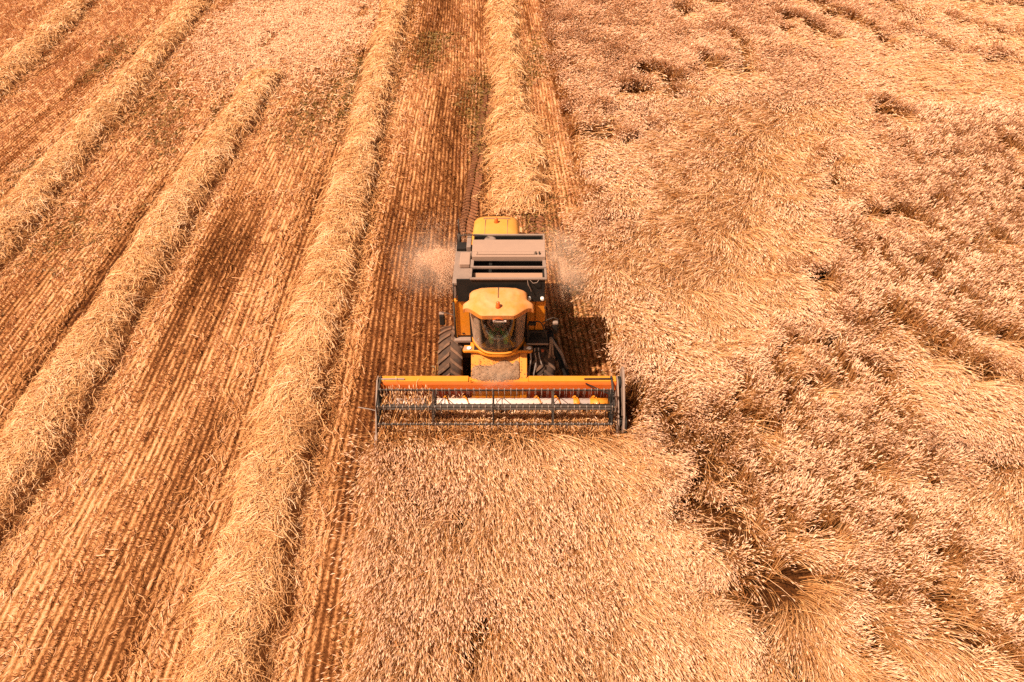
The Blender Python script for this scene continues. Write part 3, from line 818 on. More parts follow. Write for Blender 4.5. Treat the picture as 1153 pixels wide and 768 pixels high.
def build_combine():
    root = bpy.data.objects.new('combine_harvester', None); COL.objects.link(root)
    root.location = (0.09, 12.60, 0); root.rotation_euler = (0, 0, -YAW)
    tag(root, 'yellow combine harvester with black grain tank and wide reel header cutting wheat', 'harvester')
    R = root
    # ---- body: side walls with the bulged side panels, tapering behind the engine
    b = MB()
    b.prism([(1.17, 1.15), (1.17, 3.22), (3.25, 3.22), (3.25, 1.05), (2.2, .95)], 'x', -1.06, 1.14)
    b.prism([(3.26, 1.1), (3.26, 2.75), (5.15, 2.65), (5.5, 1.9), (5.2, 1.2)], 'x', -.85, .78)
    body = b.build('body', M_yel, R, .02)
    for x0, x1, sd in ((-1.16, -.70, -1), (.69, .945, 1), (.957, 1.22, 1)):
        p = MB().box(x0, x1, 1.08, 1.165, 2.02, 3.22, bev=.03)
        if x0 > .9 or sd < 0:
            xo = (-1.16, -1.07) if sd < 0 else (1.145, 1.22)
            p.box(xo[0], xo[1], 1.17, 2.9, 1.5, 3.22, bev=.03)
        p.build('front_panel', M_yel, R)
    for x in (-.93, .82, 1.08): MB().box(x - .035, x + .035, 1.062, 1.082, 2.10, 2.13, bev=.006).build('panel_handle', M_blk, R)
    for z in (2.35, 2.95): MB().box(1.185, 1.215, 1.066, 1.082, z, z + .08).build('hinge', M_blk2, R)
    MB().box(-1.05, 1.13, 1.10, 1.168, 1.2, 2.015).build('lower_panel', M_blk2, R)
    # ---- grain tank
    t = MB()
    X0, X1, Y0, Y1, Z0, Z1 = -1.02, 1.18, 1.02, 3.0, 3.225, 3.92
    t.box(X0, X1, Y0, Y0 + .04, Z0, Z1).box(X0, X0 + .04, Y0 + .042, Y1 - .042, Z0, 3.72).box(X1 - .04, X1, Y0 + .042, Y1 - .042, Z0, Z1).box(-.64, X1, Y1 - .04, Y1, Z0, Z1)
    t.box(-.66, -.62, Y0 + .042, Y1 - .042, Z0, Z1)
    t.box(-.61, X1 - .05, Y0 + .05, Y1 - .05, 3.235, 3.27)
    tank = t.build('grain_tank', M_blk, R, .006)
    r = MB()
    r.box(-.68, 1.22, .99, 1.045, 3.925, 3.975, bev=.008).box(-.68, 1.215, 1.42, 1.475, 3.95, 4.01, bev=.008)
    r.box(-.69, -.635, 1.05, 1.415, 3.925, 3.985, bev=.008).box(1.165, 1.22, 1.05, 1.415, 3.925, 3.985, bev=.008)
    r.box(-.69, -.61, 1.48, 1.78, 3.90, 4.0, bev=.006).box(1.13, 1.215, 1.48, 1.78, 3.90, 4.0, bev=.006)
    r.box(1.185, 1.225, 1.7, 3.02, 3.925, 3.97).box(-.66, 1.22, 2.96, 3.02, 3.925, 3.965, bev=.006)
    r.build('tank_rail', M_gry, tank)
    MB().box(-.62, 1.12, 1.06, 1.41, 3.80, 3.825, rx(.10)).build('folded_panel', M_tan, tank)
    dm = MB()
    for k in range(60):
        x = random.uniform(.1, 1.05) if k < 45 else random.uniform(-.5, .1); y = 1.08 + abs(random.gauss(0, .05)); s_ = random.uniform(.012, .035)
        dm.box(x - s_, x + s_, y - s_, y + s_, 3.80, 3.80 + s_ * 1.2, rz(random.uniform(0, 3)))
    tag(dm.build('chaff', M_blk2, tank), kind='stuff')
    l_ = MB()
    l_.grid([[(x, y, z) for x in (-.66, -.2, .3, .8, 1.2)] for y, z in ((1.74, 4.01), (1.745, 4.10), (1.77, 4.125), (1.90, 4.135), (1.915, 4.155), (1.95, 4.16), (2.2, 4.175), (2.42, 4.17), (2.46, 4.12))], (0, .0, -.035), False)
    l_.box(-.55, .92, 1.785, 1.81, 4.12, 4.152).box(-.55, -.52, 1.815, 1.90, 4.12, 4.152).box(.89, .92, 1.815, 1.90, 4.12, 4.152)
    lid = l_.build('tank_lid', M_lid, tank, .006)
    for x in (.96, 1.05):
        q = MB(); q.box(x - .02, x + .02, 1.79, 1.86, 4.14, 4.17, bev=.006); q.lathe([(4.15, .022), (4.19, .020), (4.20, .008)], (x, 1.84, 0), 'z', 8); q.build('latch', M_blk2, tank)
    c = MB(); c.tube([(.74, .985, 3.92), (.76, .95, 3.80), (.81, .95, 3.70), (.84, .96, 3.60)], .010, 6).build('cable', M_gry, tank); c = MB(); c.tube([(.80, .985, 3.93), (.88, .95, 3.86), (.97, .95, 3.88), (1.02, .985, 3.93)], .008, 6)
    c.build('cable', M_gry, tank)
    wl = 0
    for x in (.79, 1.12):
        w = MB(); w.lathe([(.93, .03), (.94, .045), (1.0, .05), (1.015, .02)], (x, 0, 3.36), 'y', 14); w.build('work_light', M_lamp, tank)
    # ---- grey deck with its boxes, left of the tank
    d = MB(); d.box(-1.13, -.70, 1.04, 2.75, 3.725, 3.80, bev=.01).box(-1.12, -1.04, 1.06, 2.9, 3.3, 3.72, bev=.01)
    deck = d.build('engine_deck', M_gry, R)
    MB().box(-.98, -.71, 1.66, 2.2, 3.805, 3.94, bev=.025).build('filter_box', M_lid, deck)
    MB().box(-1.10, -.85, 2.42, 2.72, 3.805, 3.90, bev=.012).build('battery_cover', M_blk, deck)
    MB().box(-.84, -.72, 2.42, 2.95, 3.805, 3.95, bev=.015).build('air_duct', M_gry, deck)
    MB().tube([(-1.06, 2.98, 3.5), (-1.06, 2.98, 4.0)], .045, 12).tube([(-1.06, 2.98, 4.0), (-1.06, 3.0, 4.42)], .02, 8).build('exhaust_pipe', M_blk2, deck)
    MB().tube([(-1.1, 2.85, 3.8), (-1.1, 2.85, 4.02), (-.72, 2.85, 4.04), (-.3, 2.80, 4.05)], .018, 6).build('deck_handrail', M_blk2, deck)
    MB().tube([(-.85, 3.3, 3.35), (-.82, 3.3, 3.68), (-.72, 3.3, 3.75), (-.6, 3.3, 3.66), (-.56, 3.3, 3.38)], .016, 6).build('grab_handle', M_blk2, deck)
    MB().lathe([(3.3, .16), (3.93, .16), (3.96, .10)], (-.22, 2.80, 0), 'z', 20).build('air_intake', M_gry, deck)
    # ---- yellow hood behind the engine
    rows = []
    for y, z, w in ((3.06, 3.36, .665), (3.6, 3.40, .665), (4.2, 3.40, .66), (4.75, 3.37, .645), (4.95, 3.31, .62), (5.06, 3.18, .58), (5.10, 2.9, .57), (5.12, 2.66, .57)):
        row = []
        for k in range(13):
            tt = -1 + 2 * k / 12; e = abs(tt) ** 6
            row.append((-.10 + w * tt, y, z - .10 * e + .02 * (1 - tt * tt)))
        row = [(row[0][0], row[0][1], 2.6)] + row + [(row[-1][0], row[-1][1], 2.6)]
        rows.append(row)
    hood = MB().grid(rows).build('engine_hood', M_hood, R)
    for x in (-.42, .22): MB().box(x - .006, x + .006, 3.15, 4.66, 3.40, 3.424).build('hood_seam', M_tan, hood)
    MB().box(-.48, .30, 4.70, 4.73, 3.395, 3.415).build('hood_strip', M_tan, hood)
    MB().lathe([(3.40, .07), (3.43, .07), (3.45, .055), (3.52, .05), (3.56, .02)], (-.10, 4.50, 0), 'z', 16).build('beacon', M_amber, hood)
    # ---- cab
    def yfront(x):
        a = abs(x)
        if a < .36: return -.05
        t = (a - .36) / .50; s_ = t * t * (3 - 2 * t)
        return -.05 + .40 * s_ + .03 * math.sin(t * PI)
    rows = []
    NS, NT = 26, 33
    for i in range(NS):
        s_ = i / (NS - 1)
        w = .715 + .145 * float(sstep(.48, .80, np.array(s_)))
        row = []
        for k in range(NT):
            tt = -1 + 2 * k / (NT - 1); x = w * tt
            back = .93 - .05 * abs(tt) ** 3
            y = back + (yfront(.86 * tt) - back) * s_
            rr = math.hypot(x, (y - .62) * 1.0)
            z = 3.66 + .115 * (1 - abs(tt) ** 3.4) - .13 * s_ ** 2.4 - .03 * (1 - s_) ** 6
            z += .014 * math.exp(-((rr - .34) / .03) ** 2) * (y < .75) + .012 * math.exp(-((rr - .52) / .03) ** 2)
            z += -.04 * float(sstep(.9, 1.0, np.array(abs(tt)))) * (1 - .6 * s_)
            row.append((.02 + x, y, z))
        rows.append(row)
    roof = MB().grid(rows, (0, .015, -.12)).build('cab_roof', M_roof, R)
    MB().box(.012, .028, .50, .90, 3.755, 3.775).build('roof_seam', M_blk2, roof)
    MB().lathe([(3.70, .06), (3.76, .06), (3.77, .05), (3.85, .045), (3.88, .015)], (.02, .20, 0), 'z', 16).build('beacon', M_amber, roof)
    lip = MB()
    lip.grid([[(.02 + .13 * math.cos(PI - PI * k / 12), -.068 - .0 * j, 3.50 + .08 * math.sin(PI * k / 12) * (1 if j == 0 else .62) + (0 if j == 0 else 0)) for k in range(13)] for j in (0, 1)], (0, .02, 0))
    lip.build('roof_visor', M_amber, roof)
    MB().box(-.10, .22, -.045, .0, 3.44, 3.475).build('roof_lamp_strip', M_wht, roof)
    # glass: one big curved pane
    rows = []
    NZ, NX = 18, 31
    dust_sheen = []
    for i in range(NZ):
        f = i / (NZ - 1); z = 1.96 + 1.53 * f
        row = []
        for k in range(NX):
            tt = -1 + 2 * k / (NX - 1)
            hw = .665 + .075 * f; x = .0 + hw * math.sin(tt * PI / 2) if abs(tt) < 1 else hw * tt
            yc = .50 - .44 * f - .03 * math.sin(PI * f)
            ys = 1.02 - .10 * f
            bl = 1 - math.cos(tt * PI / 2) ** .85 if abs(tt) < 1 else 1
            y = yc + (ys - yc) * bl
            row.append((x, y, z))
            dust_sheen.append(min(1, .04 + .62 * float(sstep(.42, .50, np.array(abs(x - .01)))) + .30 * float(sstep(.22, .0, np.array(f)))))  # side beige paints the field's reflection on the pane; dust along the bottom
        rows.append(row)
    g = MB().grid(rows); cabf_z = 1.9
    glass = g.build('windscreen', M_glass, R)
    at_ = glass.data.attributes.new('dust', 'FLOAT', 'POINT'); at_.data.foreach_set('value', np.array(dust_sheen, np.float32))  # mask of bottom dust and painted side reflection
    wp = MB(); wp.tube([(.46, .10, 2.45), (.30, -.02, 3.0), (.16, -.06, 3.42)], .010, 6).tube([(.36, .04, 2.55), (.14, -.09, 3.35)], .008, 5)
    wp.build('wiper', M_blk2, glass)
    # dark shell behind the glass: floor, rear wall, posts, side doors
    cf = MB()
    cf.box(-.64, .66, .60, 1.075, 1.90, 1.955).box(-.70, .72, 1.04, 1.075, 1.96, 3.5)
    cf.box(-.735, -.68, .90, 1.035, 1.96, 3.48).box(.69, .745, .90, 1.035, 1.96, 3.48)
    cf.build('cab_frame', M_dark, R)
    st = MB().box(-.24, .26, .72, 1.0, 2.30, 2.42, bev=.04).box(-.23, .25, .93, 1.03, 2.42, 3.05, bev=.04).box(-.12, .14, .94, 1.02, 3.06, 3.22, bev=.03).box(-.15, .17, .80, 1.0, 1.96, 2.29)
    st.build('seat', M_blk2, R)
    sw = MB()
    ring = [(.01 + .16 * math.cos(2 * PI * k / 20), .44 + .13 * math.sin(2 * PI * k / 20), 2.74 + .09 * math.sin(2 * PI * k / 20)) for k in range(21)]
    sw.tube(ring, .011, 6, False)
    for k in (3, 10, 17): sw.tube([ring[k], (.01, .45, 2.72)], .012, 5)
    sw.build('steering_wheel', M_blk2, R)
    MB().tube([(.01, .60, 1.96), (.01, .54, 2.3), (.01, .46, 2.70)], .045, 10).box(-.04, .06, .40, .50, 2.56, 2.68, rx(.3), bev=.02).build('steering_column', M_shirt, R)
    MB().box(.30, .44, .55, .85, 2.3, 2.5, bev=.03).box(.33, .42, .48, .56, 2.5, 2.72, bev=.02).build('control_console', M_blk2, R)
    # sill under the glass with the headlamp wings
    def arc(x): return .46 + .50 * (abs(x) / .69) ** 3.2
    out_ = [(-.94, .62), (-.90, .57), (-.66, .58)]
    for k in range(15):
        x = -.52 + 1.04 * k / 14; out_.append((x, .40 + .16 * (abs(x) / .52) ** 2.4))
    out_ += [(.66, .58), (.84, .55), (.90, .60), (.88, .78), (.74, .80), (.74, 1.03), (-.74, 1.03), (-.74, .80), (-.90, .80)]
    sill = MB().prism(out_, 'z', 1.86, 1.945).build('front_sill', M_yel, R, .02)
    up = MB()
    up.grid([[(hx * .685 * (1 + .03 * j), arc(.685 * hx) - .025 - .03 * (1 - j), 1.944 + (.05 + .16 * abs(hx) ** 3) * j) for hx in [-1 + 2 * k / 20 for k in range(21)]] for j in (0, 1)], (0, .02, 0))
    up.build('sill_rim', M_yel, sill)
    for x, sg in ((-.80, -1), (.77, 1)):
        MB().prism([(x - .12, .595), (x + .12, .595), (x + .12, .73), (x - .10 * 1, .75)], 'z', 1.93, 1.951).build('lamp_housing', M_tan, sill)
        h = MB(); h.lathe([(1.945, .04), (1.965, .065), (1.98, .05), (1.99, .01)], (x + .035, .665, 0), 'z', 16); h.build('headlight', M_lamp, sill)
    # ---- feeder house
    f = MB()
    f.prism([(.86, 1.84), (.70, 1.855), (.08, 1.22), (.08, .55), (.9, 1.0)], 'x', -.72, .56)
    f.prism([(.86, 1.86), (.70, 1.875), (.06, 1.25), (.06, .55), (.9, 1.0)], 'x', .565, .755)
    feeder = f.build('feeder_house', M_yel, R, .015)
    MB().box(-.68, .5, .665, .69, 1.83, 1.845, rx(.75)).build('feeder_seam', M_yel_shade, feeder)
    # ---- wheels
    def wheel(name, cx, cy, rad, wid, nl, side):
        w = bpy.data.objects.new(name, None); COL.objects.link(w); w.parent = R; w.location = (cx, cy, rad)
        h = wid / 2
        ty = MB().lathe([(-h * .80, rad * .52), (-h * .95, rad * .60), (-h, rad * .80), (-h * .9, rad * .92), (-h * .55, rad * .955), (0, rad * .965), (h * .55, rad * .955), (h * .9, rad * .92), (h, rad * .80), (h * .95, rad * .60), (h * .80, rad * .52)], (0, 0, 0), 'x', 56)
        ty.mat(0); lg = ty
        for s_ in (-1, 1):
            for k in range(nl):
                a0 = 2 * PI * (k + (.5 if s_ > 0 else 0)) / nl
                rows = []
                for j in range(6):
                    q = j / 5; x = s_ * (.02 * wid + q * (h * 1.0 - .02 * wid)); aa = a0 + .30 * q * (-1)
                    drop = .035 * rad * q ** 3; hw_ = .052 - .012 * q
                    r0, r1 = rad * .94 - drop, rad * 1.008 - drop
                    def pt(a, r_): return (x, math.sin(a) * r_, math.cos(a) * r_)
                    rows.append([pt(aa - hw_ * 1.25, r0), pt(aa - hw_, r1), pt(aa + hw_, r1), pt(aa + hw_ * 1.25, r0)])
                lg.grid(rows, None, False)
                for rw in (rows[0], rows[-1]):
                    vs = [lg.bm.verts.new(p) for p in rw]; lg.bm.faces.new(vs)
        lg.mat(1).build('tyre', [M_tyre, M_lug], w)
        rm = MB().lathe([(-h * .3, rad * .53), (-h * .2, rad * .50), (-h * .1, rad * .2), (h * .1, rad * .2), (h * .2, rad * .5), (h * .3, rad * .53)], (0, 0, 0), 'x', 40)
        rm.lathe([(side * h * .1, rad * .17), (side * h * .55, rad * .15), (side * h * .6, rad * .05)], (0, 0, 0), 'x', 20)
        rm.build('rim', M_wht, w)
        return w
    wheel('front_wheel', -1.30, 1.36, .92, .66, 19, -1)
    wheel('front_wheel', 1.20, 1.36, .92, .62, 19, 1)
    wheel('rear_wheel', -.85, 4.35, .55, .4, 16, -1); wheel('rear_wheel', .80, 4.35, .55, .4, 16, 1)
    MB().box(-1.0, .9, 1.25, 1.5, .75, 1.02).box(-.7, .65, 4.27, 4.43, .48, .62).box(-.6, .55, 1.5, 4.9, .8, 1.04).build('axle', M_blk2, R)
    # ---- left: grey step plate, pillar, mirror
    MB().box(-1.17, -.70, .93, 1.075, 1.90, 2.0, bev=.02).build('step_plate', M_gry, R)
    MB().tube([(-1.13, 1.03, 1.98), (-1.13, 1.03, 3.2)], .028, 8).tube([(-1.13, 1.03, 3.2), (-1.10, .99, 3.82)], .016, 8).build('front_handrail', M_blk2, R)
    a = MB().tube([(-1.13, 1.03, 2.75), (-1.30, 1.1, 2.78), (-1.47, 1.16, 2.76)], .012, 6)
    a.build('mirror_arm', M_blk2, R)
    mr_ = MB().box(-1.545, -1.40, 1.10, 1.20, 2.36, 2.70, bev=.03).build('mirror', M_blk, R)
    MB().box(-1.54, -1.405, 1.105, 1.195, 2.705, 2.76, bev=.015).build('mirror_cap', M_gry, mr_)
    # ---- right: platform, guard rail, ladder, mirror, hoses
    pl = MB().box(.745, 1.30, .80, 1.09, 1.93, 2.0, bev=.012).box(.77, 1.28, 1.0, 1.07, 2.01, 2.24, bev=.012)
    plat = pl.build('platform', M_blk2, R)
    MB().box(.84, 1.14, .985, .998, 2.05, 2.20).build('plate_panel', M_blk, plat)
    MB().box(.74, 1.32, .775, .797, 1.96, 2.02, bev=.008).build('platform_edge', M_gry, plat)
    MB().tube([(.77, .82, 2.0), (.77, .84, 2.62), (.80, .86, 2.70), (1.06, .86, 2.70), (1.12, .86, 2.64), (1.27, .84, 2.2), (1.28, .82, 1.8)], .017, 8).build('guard_rail', M_blk2, plat)
    MB().tube([(1.12, .86, 2.64), (1.22, .9, 2.70), (1.42, 1.0, 2.72), (1.55, 1.0, 2.66), (1.57, .98, 2.2)], .013, 6).build('mirror_arm', M_blk2, plat)
    m2 = MB().box(.78, .98, .80, .87, 2.60, 2.71, bev=.025).build('mirror', M_blk, R)
    m3 = MB().box(1.42, 1.55, .93, 1.03, 2.20, 2.52, bev=.03).build('mirror', M_blk, R)
    MB().box(1.415, 1.555, .925, 1.035, 2.525, 2.60, bev=.02).build('mirror_cap', M_gry, m3)
    ld = MB()
    for dx in (0, .0):
        pass
    A0, A1 = Vector((1.36, 1.18, 2.0)), Vector((2.02, .80, .42))
    dv = (A1 - A0); sdv = Vector((0, 1, 0)).cross(dv).normalized()
    for oy in (-.20, .22):
        a_ = A0 + Vector((0, oy, 0)); b_ = A1 + Vector((0, oy, 0))
        ld.tube([a_, (a_ + b_) / 2, b_], .045, 4)
    for k in range(6):
        c_ = A0 + dv * (.06 + .172 * k); ld.box(c_.x - .10, c_.x + .06, c_.y - .19, c_.y + .21, c_.z - .015, c_.z + .02)
    ld.build('ladder', M_blk, R)
    lg2 = MB(); lg2.tube([A0 + Vector((.02, -.2, .05)), A0 + dv * .35 + Vector((.10, -.2, .12)), A0 + dv * .6 + Vector((.09, -.2, .06))], .035, 8)
    lg2.build('ladder_guard', M_gry, R)
    hs = MB()
    hs.tube([(1.38, .95, 2.05), (1.37, .82, 1.7), (1.31, .70, 1.35), (1.28, .66, 1.2)], .035, 8).build('canvas_strap', M_tan, R); hs = MB(); hs.tube([(1.42, .95, 2.0), (1.45, .8, 1.6), (1.42, .7, 1.3)], .022, 8)
    hs.build('canvas_strap', M_tan, R)
    MB().tube([(.84, .70, 1.92), (.86, .62, 1.6), (.80, .45, 1.25), (.82, .34, 1.05), (.86, .25, .98)], .026, 8).build('hydraulic_hose', M_steel, R)
    MB().tube([(.95, .72, 1.9), (1.0, .60, 1.55), (.92, .4, 1.1), (1.05, .2, 1.0)], .018, 6).build('hydraulic_hose', M_steel, R)
    MB().tube([(1.05, .74, 1.9), (1.08, .6, 1.7), (1.15, .5, 1.5)], .018, 6).build('hydraulic_hose', M_steel, R)
    MB().tube([(.9, .25, .95), (1.02, .30, 1.12), (1.16, .2, 1.10), (1.22, .1, 1.0)], .014, 6).build('hydraulic_hose', M_steel, R)
    MB().tube([(.85, .2, .95), (.98, .2, 1.18), (1.12, .3, 1.05), (1.28, .24, 1.08)], .012, 6).build('hydraulic_hose', M_steel, R)
    vb = MB()
    for x, z in ((.96, 1.80), (1.06, 1.82), (1.14, 1.78), (.98, 1.62), (1.09, 1.60)): vb.lathe([(0, .03), (.06, .03), (.07, .015)], (x, .66, z), 'y', 8)
    vb.box(.90, 1.22, .72, .80, 1.55, 1.88, bev=.015)
    vb.build('valve_block', M_blk2, R)
    MB().lathe([(0, .035), (.06, .03)], (1.16, .66, 1.86), 'y', 10).build('red_knob', M_red, R)
    # ================= header
    L_, R_ = -3.12, 3.08
    hb = MB()
    hb.box(L_, -.78, .0, .20, 1.10, 1.40, bev=.012).box(.79, R_, .0, .20, 1.10, 1.40, bev=.012)
    hb.box(-.775, .785, .03, .20, 1.06, 1.36, bev=.012).box(-.73, -.69, -.02, .0, 1.36, 1.46)
    beam = hb.build('header_frame', M_yel, R)
    bw = MB().grid([[(x, y, z) for x in (L_, -.76, .77, R_)] for y, z in ((-.008, 1.36), (-.03, 1.30), (-.03, 1.10))], (0, .02, 0), False)
    bw.build('front_face', M_yel_shade, beam)  # same yellow as the beam, its shaded look painted in
    wl_ = MB()
    for a_, b_ in ((L_, -.62), (.64, R_)): wl_.grid([[(x, y, z) for x in (a_, b_)] for y, z in ((-.005, 1.10), (.10, .85), (.12, .55), (.02, .38), (-.25, .30), (-.50, .30), (-.86, .26))], (0, .015, -.02), False)
    wl_.grid([[(x, y, z) for x in (-.62, .64)] for y, z in ((.30, .45), (.02, .36), (-.25, .30), (-.50, .30), (-.86, .26))], (0, .015, -.02), False)
    wl_.build('header_trough', M_red, R)
    au = MB().lathe([(-3.05, .17), (3.0, .17)], (0, -.13, .66), 'x', 28)
    auger = au.build('auger', M_wht, R)
    fl = MB()
    def flight(x0, x1, turns, rr, ph, hand):
        n_ = int(abs(turns) * 26); A = []; 
        for i in range(n_ + 1):
            t_ = i / n_; ang = ph + hand * 2 * PI * turns * t_; x = x0 + (x1 - x0) * t_
            A.append([(x, -.13 + r_ * math.cos(ang), .66 + r_ * math.sin(ang)) for r_ in (.165, rr)])
        fl.grid(A, (.012, 0, 0))
    flight(-3.02, -.7, 4.5, .235, .3, 1); fl.build('auger_flight', M_yel, auger)
    fl = MB(); flight(3.0, .7, 4.5, .235, .3, -1); fl.build('auger_flight', M_yel, auger)
    for k in range(14):
        x = -.6 + 1.2 * k / 13; a_ = k * 2.4; fg = MB(); fg.tube([(x, -.13 + .16 * math.cos(a_), .66 + .16 * math.sin(a_)), (x, -.13 + .28 * math.cos(a_), .66 + .28 * math.sin(a_))], .010, 5); fg.build('retracting_finger', M_blk2, auger)
    mk = MB()
    mk.lathe([(-1.95, .174), (-1.66, .174)], (0, -.13, .66), 'x', 28)
    MBx = mk.build('dirt_patch', M_blk2, auger)
    yl = MB()
    yl.lathe([(2.42, .176), (2.92, .176)], (0, -.13, .66), 'x', 28).build('yellow_sleeve', M_yel, auger)
    MB().lathe([(1.98, .176), (2.14, .176)], (0, -.13, .66), 'x', 28).build('yellow_sleeve', M_yel, auger)
    # knife
    kb = MB().box(L_, R_, -.93, -.86, .245, .285)
    for k in range(82):
        x = L_ + .04 + k * (R_ - L_ - .08) / 81
        kb.prism([(x - .022, -.93), (x + .022, -.93), (x, -1.05)], 'z', .252, .278)
    kb.build('cutter_bar', M_steel, R)
    # reel
    RY, RZ, RR = -.66, 1.13, .50
    th0 = math.atan2(-math.sin(math.radians(47)), math.cos(math.radians(47)))     # a pair of bats in line with the drum
    reel = bpy.data.objects.new('reel', None); COL.objects.link(reel); reel.parent = R
    XL, XR = -3.04, 2.90
    MB().lathe([(XL, .075), (XR, .075)], (0, RY, RZ), 'x', 18).box(XL + .03, XR - .03, RY - .085, RY + .02, RZ + .045, RZ + .10, rx(.6), (0, RY, RZ)).build('reel_drum', M_blk2, reel)
    for k in range(6):
        a_ = th0 + PI / 3 * k; cy_, cz_ = RY + RR * math.cos(a_), RZ + RR * math.sin(a_)
        bt = MB().tube([(XL, cy_, cz_), (0, cy_, cz_ - .006), (XR, cy_, cz_)], .014, 6)
        bt.box(XL, XR, cy_ - .006, cy_ + .006, cz_ - .035, cz_ - .012)
        bt.mat(0); n_ = 38
        for i in range(n_):
            x = XL + .06 + (XR - XL - .12) * i / (n_ - 1) + random.uniform(-.012, .012)
            bt.tube([(x, cy_, cz_ + .012), (x + .004, cy_ - .035, cz_ - .11), (x + random.uniform(-.01, .01), cy_ - .01, cz_ - .25)], .0065, 4, r2=.004)
            bt.box(x - .011, x + .011, cy_ - .028, cy_ + .02, cz_ - .005, cz_ + .03)
        bt.mat(1).build('bat', [M_blk2, M_steel], reel)
    for x in (XL + .02, -1.63, -.12, 1.40, XR - .02):
        sp = MB(); end = abs(x) > 2.5
        n6 = [(RY + RR * math.cos(th0 + PI / 3 * k), RZ + RR * math.sin(th0 + PI / 3 * k)) for k in range(6)]
        for k in range(6):
            sp.tube([(x, RY, RZ), (x, *n6[k])], .013 if not end else .028, 4)
            sp.tube([(x, *n6[k]), (x, *n6[(k + 1) % 6])], .014, 4)
        sp.lathe([(x - .02, .13), (x + .02, .13)], (0, RY, RZ), 'x', 16)
        sp.build('end_disc' if end else 'spider', M_blk if end else M_blk2, reel)
    for x in (-3.075, 2.955):
        MB().tube([(x, .15, 1.42), (x, -.2, 1.40), (x, -.70, 1.19)], .032, 6).build('reel_arm', M_blk2, R)
    for x, s_ in ((2.62, 1), ):
        MB().tube([(x - .35, -.04, 1.36), (x + .30, -.30, 1.2)], .018, 6).build('brace', M_blk, R); MB().tube([(x - .38, .05, 1.43), (x + .36, .05, 1.44)], .022, 6).build('lift_ram', M_blk, R)
    MB().tube([(-3.10, .05, 1.42), (-2.45, .05, 1.43)], .022, 6).build('lift_ram', M_steel, R)
    # ends
    prof = [(.18, 1.42), (-.02, 1.46), (-.40, 1.20), (-.85, .75), (-1.22, .30), (-1.60, .14), (-1.15, .16), (-.6, .20), (.10, .30), (.2, .8)]
    ed = MB().prism(prof, 'x', -3.165, -3.128); ed.prism([(-1.05, .50), (-1.62, .145), (-1.1, .17)], 'x', -3.185, -3.11)
    ed.build('side_divider', M_gry, R, .006)
    MB().tube([(-3.17, -.62, .95), (-3.32, -.60, .98), (-3.62, -.55, 1.0)], .012, 6).build('marker_rod', M_steel, R)
    ed = MB().prism(prof, 'x', 3.088, 3.122); ed.prism([(-1.0, .50), (-1.62, .145), (-1.1, .17)], 'x', 3.075, 3.14)
    ed.build('side_divider', M_gry, R, .006)
    sh = [(.30, 1.55), (.22, 1.72), (.05, 1.76), (-.20, 1.60), (-.55, 1.25), (-.85, .92), (-1.0, .66), (-.98, .46), (-.82, .36), (-.5, .40), (.1, .6), (.26, .9)]
    cov = MB().prism(sh, 'x', 3.20, 3.255).build('drive_cover', M_gry, R, .012)
    MB().lathe([(3.13, .15), (3.19, .15)], (0, .02, 1.34), 'x', 24).build('drive_pulley', M_blk, R)
    MB().lathe([(3.13, .12), (3.19, .12)], (0, -.74, .66), 'x', 24).build('drive_pulley', M_blk, R)
    MB().prism([(-.62, .98), (-.92, .80), (-1.05, .55), (-.9, .42), (-.7, .46)], 'x', 3.257, 3.30).build('cover_guard', M_blk, cov)
    return root


HARV = build_combine()


def h2w(p):
    """harvester coordinates to world"""
    c, s = math.cos(-YAW), math.sin(-YAW)
    return (0.09 + p[0] * c - p[1] * s, 12.60 + p[0] * s + p[1] * c, p[2])


# ------------------------------------------------------------------ driver
def skin_mesh(name, joints, bones, mat, parent, sub=2):
    me = bpy.data.meshes.new(name); me.from_pydata([j[0] for j in joints], bones, []); me.materials.append(mat)
    o = bpy.data.objects.new(name, me); COL.objects.link(o); o.parent = parent
    sk = o.modifiers.new('skin', 'SKIN'); sk.use_smooth_shade = True
    if not me.skin_vertices: me.skin_vertices.new(name='')
    for i, j in enumerate(joints):
        sv = me.skin_vertices[0].data[i]; r = j[1]; sv.radius = r if isinstance(r, tuple) else (r, r); sv.use_root = (i == 0)
    m = o.modifiers.new('sub', 'SUBSURF'); m.levels = sub; m.render_levels = sub
    return o


